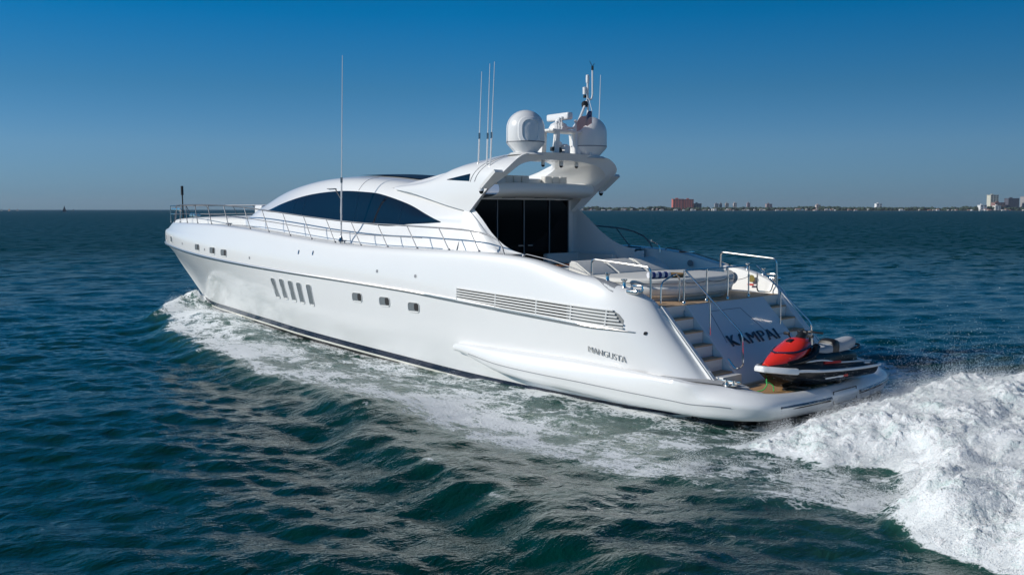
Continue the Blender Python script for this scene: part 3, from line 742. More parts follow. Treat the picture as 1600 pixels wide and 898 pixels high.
# aft deck fence
zt = 3.06
pipe('aft_rail', [(3.98, 1.62, zt), (3.98, .7, zt), (3.98, -.2, zt), (3.98, -1.15, zt)], .018, 0)
for y in (1.62, .70, -.20, -1.15):
    bm = BM(); tube(bm, [(3.98, y, 2.28), (3.98, y, zt)], .02, 8); lathe(bm, [(.04, 2.28), (.04, 2.33), (.02, 2.36)], (3.98, y, 0), 10); lathe(bm, [(.03, 2.78), (.03, 2.84)], (3.98, y, 0), 10); obj('stanchion', bm, chrome, Y)
bm = BM()
for a, b in ((1.62, .7), (.7, -.2), (-.2, -1.15)): tube(bm, [(3.98, a + (b - a) * k / 8, 2.8 - .25 * (k / 8) * (1 - k / 8)) for k in range(9)], .007, 5)
obj('guard_line', bm, chromed, Y)
# stair handrails (lower ends hook back to the transom)
for s in (1, -1):
    y = 1.55 * s
    pipe('stair_handrail', [(4.0, y, 3.06), (2.46, y, 1.72), (2.42, y, 1.0), (2.60, y, .90), (2.80, y, 1.12)], .022, .09)
    pipe('stanchion', [(3.31, y, 2.46), (3.30, y, 1.60)], .018, 0)
    pipe('stern_gate', [(4.08, 2.38 * s, 2.34), (4.08, 2.36 * s, 2.82), (4.08, 1.80 * s, 2.99), (4.08, 1.66 * s, 2.88), (4.08, 1.66 * s, 2.34)] if s > 0 else [(4.08, -2.6, 2.72), (4.2, -2.6, 2.3), (4.1, -1.75, 2.38), (4.08, -1.72, 2.85)], .02, .12)
# starboard details
bm = BM(); lathe(bm, [(0, 0), (.10, 0), (.10, -.02), (0, -.02)], (4.85, -2.675, 2.62), 20, 'y'); 
for v in bm.verts: v.co.y = -2.675 + (v.co.y + 2.675)
obj('horn_grille', bm, mat('brass', (.4, .32, .10), .35, metal=.6), Y)
bm = BM(); box(bm, (4.85, -2.66, 2.46), (.18, .02, .05)); obj('warning_sticker', bm, redp, Y)
bm = BM(); lathe(bm, [(0, 0), (.09, 0), (.09, .03), (0, .03)], (6.9, -2.80, 2.95), 16, 'y'); obj('speaker', bm, greyp, Y)
bm = BM(); lathe(bm, [(0, 0), (.19, 0), (.19, .03), (0, .03)], (5.6, -2.76, 2.63), 20, 'y'); obj('deck_fitting', bm, greyp, Y)
bm = BM(); tube(bm, [(8.0, -2.85, 3.22), (8.05, -2.85, 3.42), (8.35, -2.85, 3.55)], .02, 8, smooth=4); lathe(bm, [(0, 0), (.05, 0), (.05, .06), (0, .06)], (8.35, -2.85, 3.53), 12); obj('courtesy_lamp', bm, chrome, Y)
bm = BM(); box(bm, (7.1, -2.9, 3.26), (.5, .08, .05), .02); obj('cleat', bm, chrome, Y)

# ---- whip antennas
def whip(name, p0, p1, r=.018, lab=None):
    p0 = Vector(p0); p1 = Vector(p1); bm = BM()
    tube(bm, [p0, p0.lerp(p1, .33), p0.lerp(p1, .34), p1], [r, r, r * .6, r * .35], 6)
    a = obj(name, bm, whitep, Y); a['label'] = lab
    bm = BM(); lathe(bm, [(r * 2.4, -.05), (r * 2.4, .03), (r * 1.2, .12)], tuple(p0), 10); obj('base', bm, chromed, a)
    bm = BM(); q = p0.lerp(p1, .33); lathe(bm, [(r * 1.3, -.08), (r * 1.4, .08)], tuple(q), 8); obj('ferrule', bm, chromed, a)
whip('whip_antenna', (15.88, 2.85, 3.52), (15.68, 2.85, 9.1), .028, 'tallest whip antenna, standing on the side deck')
whip('whip_antenna', (10.60, 1.98, 5.62), (10.48, 1.95, 8.2), .022, 'whip antenna on the port fin, foremost of three')
whip('whip_antenna', (10.12, 2.12, 5.50), (10.0, 2.1, 8.35), .022, 'middle whip antenna of three on the port fin')
whip('whip_antenna', (9.96, 2.14, 5.50), (9.82, 2.1, 8.38), .022, 'whip antenna on the port fin, nearest the stern')
whip('whip_antenna', (9.7, -2.0, 5.72), (9.6, -2.0, 8.4), .022, 'lone whip antenna beside the starboard dome')

# ---- domes
for s in (1, -1):
    cx, cy = (9.45, 1.30) if s > 0 else (9.47, -1.34)
    prof = [(.0, 5.99), (.31, 5.99), (.33, 6.03), (.50, 6.22), (.515, 6.26), (.52, 6.28), (.52, 6.64)]
    for k in range(1, 11):
        a = math.pi / 2 * k / 10; prof.append((.52 * math.cos(a) + (.002 if k == 10 else 0), 6.64 + .50 * math.sin(a)))
    bm = BM(); lathe(bm, prof, (cx, cy, 0), 40); d = obj('satellite_dome', bm, whitep, Y, 60)
    d['label'] = ('port' if s > 0 else 'starboard') + ' white satellite dome on the arch'
    bm = BM(); lathe(bm, [(.521, 6.262), (.525, 6.27), (.525, 6.285), (.521, 6.292)], (cx, cy, 0), 40); obj('dome_seam', bm, seam, d)
    if s < 0:
        bm = BM(); lathe(bm, [(0, 5.93), (.5, 5.93), (.42, 5.99), (0, 5.99)], (cx, cy, 0), 28); obj('dome_foot', bm, gel2, d); continue
    # raised access panel facing aft-port
    DB = bvh_of(d); bm = BM(); ux = Vector((-.86, .50, 0)).normalized(); G = []; 
    c0 = Vector((cx, cy, 6.58)); side = Vector((-ux.y, ux.x, 0))
    Lp = []
    for ww, hh, off in ((.66, .72, .002), (.62, .68, .032), (.46, .56, .032), (.43, .53, .012)):
        lp = []
        for a, b in rr_poly(ww, hh, .14 * ww / .6 + .1, 5):
            if b < 0: b = max(b * 1.2, -.29)
            st_ = c0 + side * a + Vector((0, 0, b)) + ux * 2
            h = DB.ray_cast(st_, -ux); lp.append((h[0] + ux * off) if h[0] else st_ - ux * 1.5)
        Lp.append([bm.verts.new(p) for p in lp])
    for a, b in zip(Lp, Lp[1:]):
        for i in range(len(a)): bm.faces.new([a[i], a[(i + 1) % len(a)], b[(i + 1) % len(a)], b[i]])
    cc = bm.verts.new(sum((v.co for v in Lp[-1]), Vector()) / len(Lp[-1]) + ux * .05)
    for i in range(len(Lp[-1])): bm.faces.new([Lp[-1][i], Lp[-1][(i + 1) % len(Lp[-1])], cc])
    obj('access_panel', bm, whitep, d, 30)
    bm = BM(); lathe(bm, [(0, 5.93), (.5, 5.93), (.42, 5.99), (0, 5.99)], (cx, cy, 0), 28); obj('dome_foot', bm, gel2, d)

# ---- mast gantry, radar, lights
ms = thing('radar_mast', 'white radar mast frame between the two satellite domes', 'mast', (9.6, -.3, 6.02)); ms_p = ms
# it is bolted to the yacht, so it is a part
del ms['label'], ms['category']; ms.parent = Y; ms.name = 'radar_mast'
def mp(name, bm, m): 
    for v in bm.verts: v.co -= Vector((9.6, -.3, 6.02))
    return obj(name, bm, m, ms)
for x in (9.35, 9.85):
    bm = BM(); prism(bm, [(x - .05, .30, 6.0), (x - .05, .12, 6.0), (x - .05, .08, 6.62), (x - .05, .22, 6.66)], (.10, 0, 0)); mp('gantry_leg', bm, gel2); bm = BM()
    prism(bm, [(x - .05, -1.02, 6.0), (x - .05, -1.3, 6.0), (x - .05, -1.15, 6.60), (x - .05, -.95, 6.60)], (.10, 0, 0)); mp('gantry_leg', bm, gel2)
bm = BM(); box(bm, (9.6, -.40, 6.66), (.62, 1.55, .07), .03); mp('gantry_shelf', bm, gel2)
bm = BM(); lathe(bm, [(.0, 6.69), (.27, 6.69), (.28, 6.75), (.22, 6.86), (.10, 6.92), (.09, 6.99), (0, 6.99)], (9.6, -.18, 0), 24); mp('radar_base', bm, whitep)
bm = BM(); box(bm, (0, 0, 0), (.20, 1.02, .20), .06, seg=3)
a = R(79)
for v in bm.verts:
    x, y = v.co.x, v.co.y; v.co = Vector((x * math.cos(a) - y * math.sin(a) + 9.6, x * math.sin(a) + y * math.cos(a) - .22, v.co.z + 7.06 + .0))
mp('radar_scanner', bm, whitep)
for pts, r in (([(9.2, -.50, 6.02), (9.2, -.50, 6.62)], .03), ([(9.2, -1.10, 6.02), (9.2, -1.12, 6.72)], .03),
               ([(9.35, -.05, 6.76), (9.35, -.55, 6.74), (9.45, -.85, 6.95), (9.6, -1.40, 7.62), (9.6, -1.52, 7.66)], .035),
               ([(9.6, -1.05, 6.6), (9.6, -1.38, 7.0), (9.6, -1.45, 7.3), (9.6, -1.43, 7.62), (9.6, -1.42, 8.2)], .03),
               ([(9.6, -1.42, 7.62), (9.6, -1.60, 7.66), (9.6, -1.64, 7.80), (9.6, -1.63, 8.5)], .024)):
    bm = BM(); tube(bm, bend(pts, .12), r, 8); mp('mast_tube', bm, whitep)
bm = BM(); tube(bm, [(9.6, -1.63, 8.5), (9.6, -1.63, 8.62)], .035, 8); tube(bm, [(9.6, -1.63, 8.6), (9.6, -1.5, 8.75)], .008, 5); tube(bm, [(9.6, -1.63, 8.62), (9.6, -1.72, 8.7)], .008, 5); mp('wind_sensor', bm, darkp)
bm = BM(); lathe(bm, [(.0, 8.12), (.05, 8.12), (.055, 8.24), (.05, 8.34), (0, 8.36)], (9.6, -1.42, 0), 14); mp('masthead_light', bm, whitep)
bm = BM(); lathe(bm, [(.0, 7.78), (.06, 7.78), (.065, 7.98), (0, 8.0)], (9.6, -1.30, 0), 14); mp('navigation_light', bm, whitep)
bm = BM(); lathe(bm, [(.0, 7.42), (.09, 7.42), (.10, 7.52), (.06, 7.58), (0, 7.6)], (9.6, -1.30, 0), 14); lathe(bm, [(.0, 7.68), (.05, 7.68), (.05, 7.76), (0, 7.76)], (9.6, -1.30, 0), 12); mp('loudhailer', bm, darkp)
for y, h in ((.15, .2), (.05, .3), (-.05, .34), (-.62, .28), (-.70, .22)):
    bm = BM(); tube(bm, [(9.35, y, 6.7), (9.35, y, 6.7 + h)], .018, 6); lathe(bm, [(.0, -.06), (.045, -.05), (.045, .0), (0, .02)], (9.35, y, 6.7 + h), 10); mp('small_aerial', bm, whitep)
bm = BM(); box(bm, (9.5, -1.15, 6.80), (.3, .34, .16), .04); mp('light_box', bm, whitep)
bm = BM(); lathe(bm, [(0, 0), (.16, 0), (.16, .03), (0, .03)], (10.1, .08, 6.28), 20, 'y'); tube(bm, [(10.1, .09, 6.0), (10.1, .09, 6.2)], .03, 8); mp('small_dish', bm, whitep)
bm = BM(); box(bm, (9.5, -.20, 6.28), (.12, .40, .05), .02); lathe(bm, [(0, 6.2), (.05, 6.22), (.06, 6.34), (0, 6.38)], (9.5, -.12, 0), 12); box(bm, (9.45, -.3, 6.14), (.2, .24, .26), .05); mp('searchlight', bm, whitep)
bm = BM(); tube(bm, [(9.6, -.02, 6.12), (9.38, -.02, 6.12)], .08, 12); box(bm, (9.4, .22, 6.14), (.14, .18, .12), .02); tube(bm, [(9.4, .22, 6.0), (9.4, .22, 6.1)], .015, 6); mp('floodlight', bm, darkp)
for y, h, r in ((-.78, .55, .07), (-.92, .45, .09)):
    bm = BM(); lathe(bm, [(r * .9, 6.0), (r, 6.05), (r * 1.15, 6.0 + h), (r * .7, 6.05 + h)], (9.5, y, 0), 14); mp('horn', bm, whitep)
# flag
bm = BM(); tube(bm, [(8.95, -.86, 6.70), (8.95, -.86, 7.24), (9.55, -1.40, 7.70)], .008, 5); mp('halyard', bm, whitep)
bm = BM(); nu, nv = 26, 13; FU = []
P0 = Vector((8.95, -.86, 7.22))   # hoist top
for i in range(nv + 1):
    row = []
    for j in range(nu + 1):
        u_, v_ = j / nu, i / nv
        p = P0 + Vector((-.10 * u_ + .04 * math.sin(u_ * 9), .74 * u_, -.36 * v_ - .34 * u_ ** 1.3 + .03 * math.sin(u_ * 11 + v_ * 2)))
        p.z += .10 * u_ * v_; row.append(p)
    FU.append(row)
V = [[bm.verts.new(p) for p in r] for r in FU]
for i in range(nv):
    for j in range(nu):
        f = bm.faces.new([V[i][j], V[i][j + 1], V[i + 1][j + 1], V[i + 1][j]]); f.smooth = True
        f.material_index = 2 if (i < 7 and j < 10) else (0 if i % 2 == 0 else 1)
for a_ in range(5):
    for b_ in range(6):
        i, j = .7 + a_ * 1.35, .6 + b_ * 1.65; i0, j0 = int(i), int(j)
        c = FU[i0][j0]; c = c + Vector((-.006, .008, -.008)); 
        for q in (c,): 
            vs4 = [bm.verts.new(q + Vector((-.003, d1, d2))) for d1, d2 in ((.008, 0), (0, .008), (-.008, 0), (0, -.008))]; bm.faces.new(vs4).material_index = 1
me = bpy.data.meshes.new('ensign'); bm.to_mesh(me); bm.free()
for m_ in (flagred, flagwhite, flagblue): me.materials.append(m_)
tag(link('ensign', me, None), 'small red, white and blue striped flag flying from the mast', 'flag')

# ================================================================== JET SKI
JS = thing('jet_ski', 'red, black and white jet ski lying across the stern platform', 'jet ski', (1.36, .38, .580), rz=R(80))
# local frame: +x nose, y to its left, z up. length 3.4
def jloft(name, st, m, n=3, parent=JS, ang=40, close=True):
    """st: list of stations (x, [(y,z)...half profile bottom->top])"""
    rows = [[(x, p[i][0], p[i][1]) for x, p in st] for i in range(len(st[0][1]))]
    G = net(rows, n, 2); bm = BM(); grid(bm, G, True); grid(bm, mir(G))
    if close:
        for idx in (0, -1):
            loop = [r[idx] for r in G] + [np.array((r[idx][0], -r[idx][1], r[idx][2])) for r in G[::-1]]
            try: bm.faces.new([bm.verts.new(tuple(p)) for p in loop])
            except ValueError: pass
    return obj(name, bm, m, parent, ang)
jloft('hull', [(-1.62, [(0, .10), (.35, .12), (.50, .22), (.54, .34)]), (-.9, [(0, .04), (.36, .10), (.53, .20), (.58, .34)]), (0, [(0, .0), (.36, .08), (.54, .20), (.60, .36)]),
      (.8, [(0, .02), (.28, .10), (.46, .24), (.54, .40)]), (1.3, [(0, .10), (.15, .18), (.30, .32), (.38, .45)]), (1.66, [(0, .34), (.05, .37), (.10, .42), (.15, .48)])], darkgloss)
jloft('deck', [(-1.64, [(.54, .34), (.50, .40), (.36, .42), (0, .42)]), (-1.0, [(.58, .35), (.55, .42), (.42, .46), (0, .47)]), (-.2, [(.60, .37), (.57, .44), (.44, .50), (0, .6)]),
      (.5, [(.57, .40), (.54, .50), (.42, .60), (0, .78)]), (.95, [(.50, .43), (.46, .54), (.33, .64), (0, .76)]), (1.35, [(.36, .47), (.32, .55), (.22, .60), (0, .64)]), (1.69, [(.14, .49), (.12, .52), (.08, .535), (0, .54)])], darkp)
for s in (1, -1):   # rubbing strake
    bm = BM(); tube(bm, cr([(-1.70, .50 * s, .38), (-1.64, .55 * s, .37), (-1, .60 * s, .37), (-.2, .615 * s, .39), (.5, .585 * s, .42), (.85, .53 * s, .445), (1.1, .47 * s, .455)], 4), .032, 8); obj('rub_strip', bm, whitep, JS)
    bm = BM(); tube(bm, cr([(-1.60, .36 * s, .445), (-1.0, .43 * s, .49), (-.3, .46 * s, .53), (.25, .45 * s, .62), (.62, .42 * s, .62), (1.0, .37 * s, .62)], 4), .020, 6); obj('side_trim', bm, whitep, JS)
bm = BM()  # white bow bumper
for s in (1, -1):
    G = [[(x + (a if y < .12 else 0), (y + a * min(1, y / .12)) * s, z + b) for x, y, z in cr([(1.1, .465, .458), (1.2, .43, .465), (1.35, .37, .48), (1.55, .25, .50), (1.72, .10, .515), (1.75, 0, .52)], 4)] for a, b in ((0, -.08), (.045, -.06), (.05, 0), (.03, .05), (-.03, .06))]
    grid(bm, G, s < 0)
    bm.faces.new([bm.verts.new(tuple(r[0])) for r in G])
obj('bow_bumper', bm, whitep, JS)
jloft('hood', [(.38, [(.25, .76), (.25, .92), (.18, 1.05), (0, 1.08)]), (.62, [(.33, .70), (.32, .90), (.20, 1.06), (0, 1.10)]), (.85, [(.36, .64), (.34, .82), (.22, .97), (0, 1.02)]),
      (1.10, [(.32, .59), (.30, .72), (.20, .85), (0, .90)]), (1.36, [(.22, .55), (.20, .64), (.13, .73), (0, .76)]), (1.58, [(.10, .53), (.09, .57), (.05, .60), (0, .61)])], red, 4)
for s in (1, -1):   # dark chevron trim on the hood
    bm = BM(); tube(bm, cr([(.42, .29 * s, .93), (.7, .345 * s, .89), (.95, .315 * s, .84), (1.15, .20 * s, .825), (1.28, 0, .815)], 4), .024, 6); obj('hood_trim', bm, navy, JS)
    bm = BM(); tube(bm, cr([(1.2, .30 * s, .60), (.8, .40 * s, .66), (.45, .38 * s, .77), (.25, .28 * s, .90)], 4), [.05, .09], 8); obj('side_fairing', bm, darkgloss, JS)
    bm = BM(); tube(bm, [(.2, .46 * s, .56), (-.35, .46 * s, .54)], .03, 6); obj('red_accent', bm, redp, JS)
    bm = BM(); box(bm, (.05, .556 * s, .235), (.45, .02, .03)); box(bm, (-.25, .562 * s, .26), (.16, .02, .09)); obj('hull_graphic', bm, whitep, JS)
    bm = BM(); box(bm, (-.40, .567 * s, .26), (.15, .02, .09)); obj('hull_graphic', bm, redp, JS)
    bm = BM(); tube(bm, [(.45, .24 * s, 1.02), (.50, .30 * s, 1.14)], .018, 6); box(bm, (.52, .32 * s, 1.15), (.06, .15, .07), .02); obj('mirror', bm, darkp, JS)
    bm = BM(); tube(bm, [(-1.35, .50 * s, .44), (-1.15, .51 * s, .45)], .02, 6); obj('tie_eye', bm, whitep, JS)
bm = BM(); box(bm, (.80, 0, 1.045), (.14, .13, .03), .01, Matrix.Rotation(R(16), 3, 'Y')); obj('hood_vent', bm, darkp, JS)
bm = BM(); tube(bm, cr([(.50, 0, 1.0), (.40, 0, 1.12), (.32, 0, 1.18)], 3), [.12, .09], 10); box(bm, (.33, 0, 1.20), (.18, .26, .07), .03)
for q in (1, -1): tube(bm, cr([(.35, .0, 1.20), (.33, .18 * q, 1.22), (.27, .30 * q, 1.21), (.20, .41 * q, 1.20)], 3), .024, 8)
obj('handlebar', bm, darkp, JS)
jloft('seat_base', [(.20, [(.24, .55), (.22, .68), (.13, .78), (0, .80)]), (-.3, [(.24, .5), (.22, .62), (.17, .74), (0, .76)]), (-1.0, [(.22, .46), (.21, .6), (.17, .70), (0, .72)]), (-1.36, [(.16, .46), (.14, .58), (.10, .66), (0, .68)])], darkgloss)
def seatl(name, st, m): jloft(name, st, m, 4, ang=60)
seatl('seat', [(.16, [(.15, .72), (.17, .78), (.13, .83), (0, .84)]), (-.15, [(.19, .70), (.20, .78), (.15, .83), (0, .83)]), (-.42, [(.20, .71), (.21, .80), (.16, .88), (0, .89)])], seatgrey)
seatl('seat_bolster', [(-.42, [(.20, .70), (.22, .82), (.16, .93), (0, .95)]), (-.52, [(.20, .70), (.22, .86), (.17, .98), (0, 1.0)]), (-.66, [(.19, .70), (.20, .84), (.15, .95), (0, .96)])], darkp)
seatl('seat', [(-.66, [(.19, .70), (.20, .80), (.15, .90), (0, .92)]), (-.95, [(.19, .72), (.20, .84), (.15, .93), (0, .95)]), (-1.22, [(.16, .76), (.17, .88), (.12, .97), (0, .99)]), (-1.36, [(.10, .82), (.11, .90), (.08, .95), (0, .96)])], seatgrey)
bm = BM(); tube(bm, bend([(-1.1, .19, .72), (-1.45, .19, .80), (-1.45, -.19, .80), (-1.1, -.19, .72)], .1), .02, 6); obj('grab_handle', bm, darkp, JS)
# chocks and tie rope
bm = BM()
for k, yy in enumerate((.85, -.65)):
    b2 = BM(); box(b2, (1.36, .38 + yy * .9, .61), (.7, .12, .10), .03); ch = obj('rubber_chock', b2, darkp, None)
    tag(ch, 'black rubber chock under the jet ski, ' + ('nearer its nose' if k == 0 else 'nearer its tail'), 'chock', 'chocks under the jet ski')
bm.free()
bm = BM(); tube(bm, cr([(1.62, 1.89, .95), (1.60, 1.93, .80), (1.56, 1.98, .74), (1.60, 2.06, .64), (1.70, 2.16, .60)], 5), .013, 6); tube(bm, cr([(1.60, 1.93, .80), (1.50, 1.84, .72), (1.44, 1.90, .61)], 4), .013, 6)
tag(obj('tie_rope', bm, green), 'green rope tying down the nose of the jet ski', 'rope')

# ================================================================== WATER
def spectrum_tile(L, N, seed, wl_min, wl_max, peak, ang, spread, rms):
    g = np.random.default_rng(seed); k = 2 * np.pi * np.fft.fftfreq(N, L / N); KX, KY = np.meshgrid(k, k, indexing='ij')
    K = np.hypot(KX, KY); K[0, 0] = 1e-6; wl = 2 * np.pi / K
    S = K ** -3.4 * np.exp(-(wl / peak) ** 2 * .6); S[(wl < wl_min) | (wl > wl_max)] = 0
    c = (KX * math.cos(ang) + KY * math.sin(ang)) / K; S = S * (np.abs(c) ** spread + .04)
    A = (g.normal(size=(N, N)) + 1j * g.normal(size=(N, N))) * np.sqrt(S)
    h = np.real(np.fft.ifft2(A)); f = rms / h.std(); h *= f
    dx = np.real(np.fft.ifft2(-1j * KX / K * A)) * f; dy = np.real(np.fft.ifft2(-1j * KY / K * A)) * f
    return h, dx, dy
def samp(T, L, X, Yy):
    N = T.shape[0]; u = (X / L * N) % N; v = (Yy / L * N) % N; i = np.floor(u).astype(int); j = np.floor(v).astype(int); fu = u - i; fv = v - j
    i %= N; j %= N; i1 = (i + 1) % N; j1 = (j + 1) % N
    return T[i, j] * (1 - fu) * (1 - fv) + T[i1, j] * fu * (1 - fv) + T[i, j1] * (1 - fu) * fv + T[i1, j1] * fu * fv
WA = -_th + .12       # waves run roughly away from / towards the viewer
bands = [  # tile L, N, wl range, peak, spread, rms
 (97.0, 512, 5, 30, 14, 4, .034, 5.0),
 (61.0, 512, 1.0, 5, 3.0, 3, .028, 1.6),
 (23.0, 512, .30, 1.3, 1.1, 2, .0155, .45)]
tiles = [spectrum_tile(L, N, 3 + i, a, b, pk, WA + (.15 - .2 * i), sp, rms) for i, (L, N, a, b, pk, sp, rms, _) in enumerate(bands)]
wxs = [38, 31.5, 29.6, 26, 23.7, 20, 16.2, 14.2, 12.7, 10, 8.2, 6.2, 3.6, 0, -6, -15, -60]
wys = [-1, .6, 2.3, 3.5, 4.3, 5.3, 6.2, 6.5, 6.8, 7.4, 8.0, 8.7, 9.5, 10.5, 12.4, 15.5, 31]
def sm(x, a, b): t = np.clip((x - a) / (b - a), 0, 1); return t * t * (3 - 2 * t)
fn = spectrum_tile(41.0, 512, 77, .5, 14, 8, 0, 0, 1.0)[0]       # slow lumpiness
fn2 = spectrum_tile(13.0, 1024, 78, .04, 2.0, 1.0, 0, 0, 1.0)[0]
HBX = ([2, 15, 24, 29, 33], [3.3, 3.2, 2.0, .4, 0])
def wake(X, Yy):
    """height and foam density of the wake at world points"""
    ay = np.abs(Yy); side = np.where(Yy > 0, 0, 17.3)
    o = np.argsort(wxs); yw = np.interp(X, np.array(wxs)[o], np.array(wys)[o]) + .25 * samp(fn, 41., X * 1.3 + side, X * 0 + 5)
    s = ay - yw; hbx = np.interp(X, *HBX)
    A = np.interp(X, [-60, -15, -6, 0, 5, 10, 18, 26, 30, 31.5, 33], [.08, .12, .15, .17, .18, .17, .18, .23, .36, .3, 0]) * (1 + .16 * samp(fn, 41., X * 2 + side, 9 + X * 0))
    h = A * np.where(s > 0, np.exp(-(s / .6) ** 2), np.exp(-(s / 1.5) ** 2))
    h += (.62 + .10 * samp(fn2, 13., X, Yy)) * np.exp(-((X - 30.2) / 1.3) ** 2 - (ay / 1.3) ** 2) + .20 * np.exp(-((X - 25) / 3.5) ** 2 - ((ay - 2.2) / 1.2) ** 2)
    h -= .14 * np.exp(-((s + 3.2) / 1.5) ** 2) * sm(X, -2, 3) * (X < 28)
    h -= .10 * np.exp(-((s - 1.6) / .9) ** 2) * sm(-X, -30, -24)
    near_ = 1 - sm(ay - hbx, .5, np.maximum(yw - hbx, 1.2))
    h += near_ * np.interp(X, [6, 10, 13, 17, 21, 25, 28, 30], [0, .12, .24, .36, .46, .40, .15, 0])
    lump = samp(fn, 41., X + side, Yy)
    # foam density between hull and crest
    inside = sm(-s, -.25, .35) * sm(-X, -31.6, -30.2)
    edgef = np.exp(-((s + .35) / .75) ** 2) * np.interp(X, [0, 7, 10, 14, 28, 31], [0, .15, .55, .82, .92, .95]) * sm(-X, -31.8, -30.5)
    lace = np.interp(X, [-60, -10, 0, 6, 12, 20, 28], [.42, .62, .70, .73, .74, .76, .88])
    outer = np.interp(X, [-10, -3, 0, 3, 6, 10, 16, 30], [5.8, 6.9, 7.2, 7.5, 7.7, 7.4, 6.4, 2.8])
    F = inside * lace * (1 - sm(ay, outer - .6, outer + .6) * .75) + .10 * lump * inside
    hb = np.interp(X, [2, 15, 24, 29], [3.3, 3.2, 2.0, .4])
    F -= .10 * np.exp(-((ay - hb - .9) / .6) ** 2) * sm(-X, -26, -22)
    F = np.maximum(F, edgef); F = np.maximum(F, .92 * np.exp(-((X - 30.2) / 1.5) ** 2 - (ay / 1.9) ** 2))
    F = F + np.where(F > .2, np.where(F > 1, .09, .045) * samp(fn, 41. / 2.7, X, Yy) + .05 * samp(fn2, 13., X, Yy), 0)
    crestspot = np.exp(-((s - .0) / .3) ** 2) * sm(samp(fn, 41., X * 3 + side, 30 + X * 0), .6, 1.3) * sm(X, 0, 2) * (X < 12)
    F = np.maximum(F, .75 * crestspot)
    # propeller wash
    lm = samp(fn, 41., X * 1.7 + 3, Yy * 1.7)
    hw = 4.85 + .25 * lm + np.clip(-X - 6, 0, 60) * .05
    body = sm(1 - ay / hw, 0, .10) * sm(-X, -1.1, -.4)
    h1 = np.interp(X, [-60, -20, -8, -4, -2, -.8, .2, 1.2], [.15, .38, .70, .74, .70, .52, .24, -.05]) * (1 + .13 * lm + .08 * np.clip(samp(fn, 41. / 3.5, X, Yy), 0, 3))
    W1 = h1 * sm(1 - ay / hw, -.02, .42)
    xo = np.interp(ay, [4.2, 5, 6, 7, 7.6, 8.2, 9], [-2.3, -2.6, -2.75, -3.2, -3.8, -5.2, -8]) + .15 * lm
    ow = np.interp(X, [-60, -20, -9, -5.2], [30, 14.5, 10.0, 8.3])
    b2 = sm(xo - X, -.1, .5) * sm(ow - ay, -.1, .6) * (ay > 3.2)
    W2 = .62 * sm(xo - X, -.1, 1.2) * sm(ow - ay, -.1, 1.6) * sm(ay, 3.2, 5.2) * (1 + .25 * lm)
    h = np.where(body > 0, h * (1 - body) + W1, h) + W2
    F = np.maximum(F, np.maximum(body * 1.15, b2 * 1.15))
    # hollow behind the transom
    h -= .18 * np.exp(-((X - 1.4) / 1.6) ** 2 - (Yy / 3.4) ** 2)
    F = np.maximum(F, 0); return h, np.clip(F, 0, 1.2)
def waves(X, Yy, cell, flat=None):
    h = np.zeros_like(X); dx = np.zeros_like(X); dy = np.zeros_like(X)
    for (L, N, a, b, pk, sp, rms, mn), T in zip(bands, tiles):
        f = 1 - sm(cell, mn * .35, mn * 1.0)
        if flat is not None: f = f * flat
        c, s_ = math.cos(.3 * L), math.sin(.3 * L); 
        h += f * samp(T[0], L, X, Yy); dx += f * samp(T[1], L, X, Yy); dy += f * samp(T[2], L, X, Yy)
    return h, dx, dy
def axis(lo_, hi_, d, g, far):
    core = list(np.arange(lo_, hi_, d)); a = core[-1]; st_ = d; up_ = []
    while a < far: st_ *= g; a += st_; up_.append(a)
    a = core[0]; st_ = d; dn = []
    while a > -far: st_ *= g; a -= st_; dn.append(a)
    return np.array(dn[::-1] + core + up_)
ax_ = axis(-8, 24, .11, 1.015, 9000); ay_ = axis(-3, 14, .11, 1.015, 9000)
X, Yy = np.meshgrid(ax_, ay_, indexing='ij')
cx_ = np.gradient(ax_); cy_ = np.gradient(ay_); cell = np.maximum(cx_[:, None], cy_[None, :]) * np.ones_like(X)
near = (np.hypot(X, Yy) < 300)
wh = np.zeros_like(X); Fm = np.zeros_like(X); wh[near], Fm[near] = wake(X[near], Yy[near])
calm = 1 - .60 * np.clip(Fm, 0, 1)
h, dx, dy = waves(X, Yy, cell, calm)
Z = h + wh; ch = .9
VX, VY = X + ch * dx, Yy + ch * dy
# keep the water under the hull
def grid_mesh(name, VX, VY, Z, attr, m, keep=None):
    n0, n1 = VX.shape; me = bpy.data.meshes.new(name)
    co = np.stack([VX, VY, Z], -1).reshape(-1, 3).astype(np.float32); idx = np.arange(n0 * n1).reshape(n0, n1)
    q = np.stack([idx[:-1, :-1], idx[1:, :-1], idx[1:, 1:], idx[:-1, 1:]], -1).reshape(-1, 4)
    if keep is not None:
        q = q[keep[:-1, :-1].reshape(-1)]
        used = np.unique(q); remap = -np.ones(n0 * n1, int); remap[used] = np.arange(len(used)); q = remap[q]; co = co[used]; attr = attr.reshape(-1)[used]
    me.vertices.add(len(co)); me.vertices.foreach_set('co', co.reshape(-1)); me.loops.add(q.size); me.loops.foreach_set('vertex_index', q.reshape(-1).astype(np.int32))
    me.polygons.add(len(q)); me.polygons.foreach_set('loop_start', np.arange(0, q.size, 4, dtype=np.int32)); me.polygons.foreach_set('loop_total', np.full(len(q), 4, np.int32))
    me.polygons.foreach_set('use_smooth', np.ones(len(q), bool)); me.update(calc_edges=True)
    a = me.attributes.new('foam', 'FLOAT', 'POINT'); a.data.foreach_set('value', attr.reshape(-1).astype(np.float32))
    return link(name, me, m)

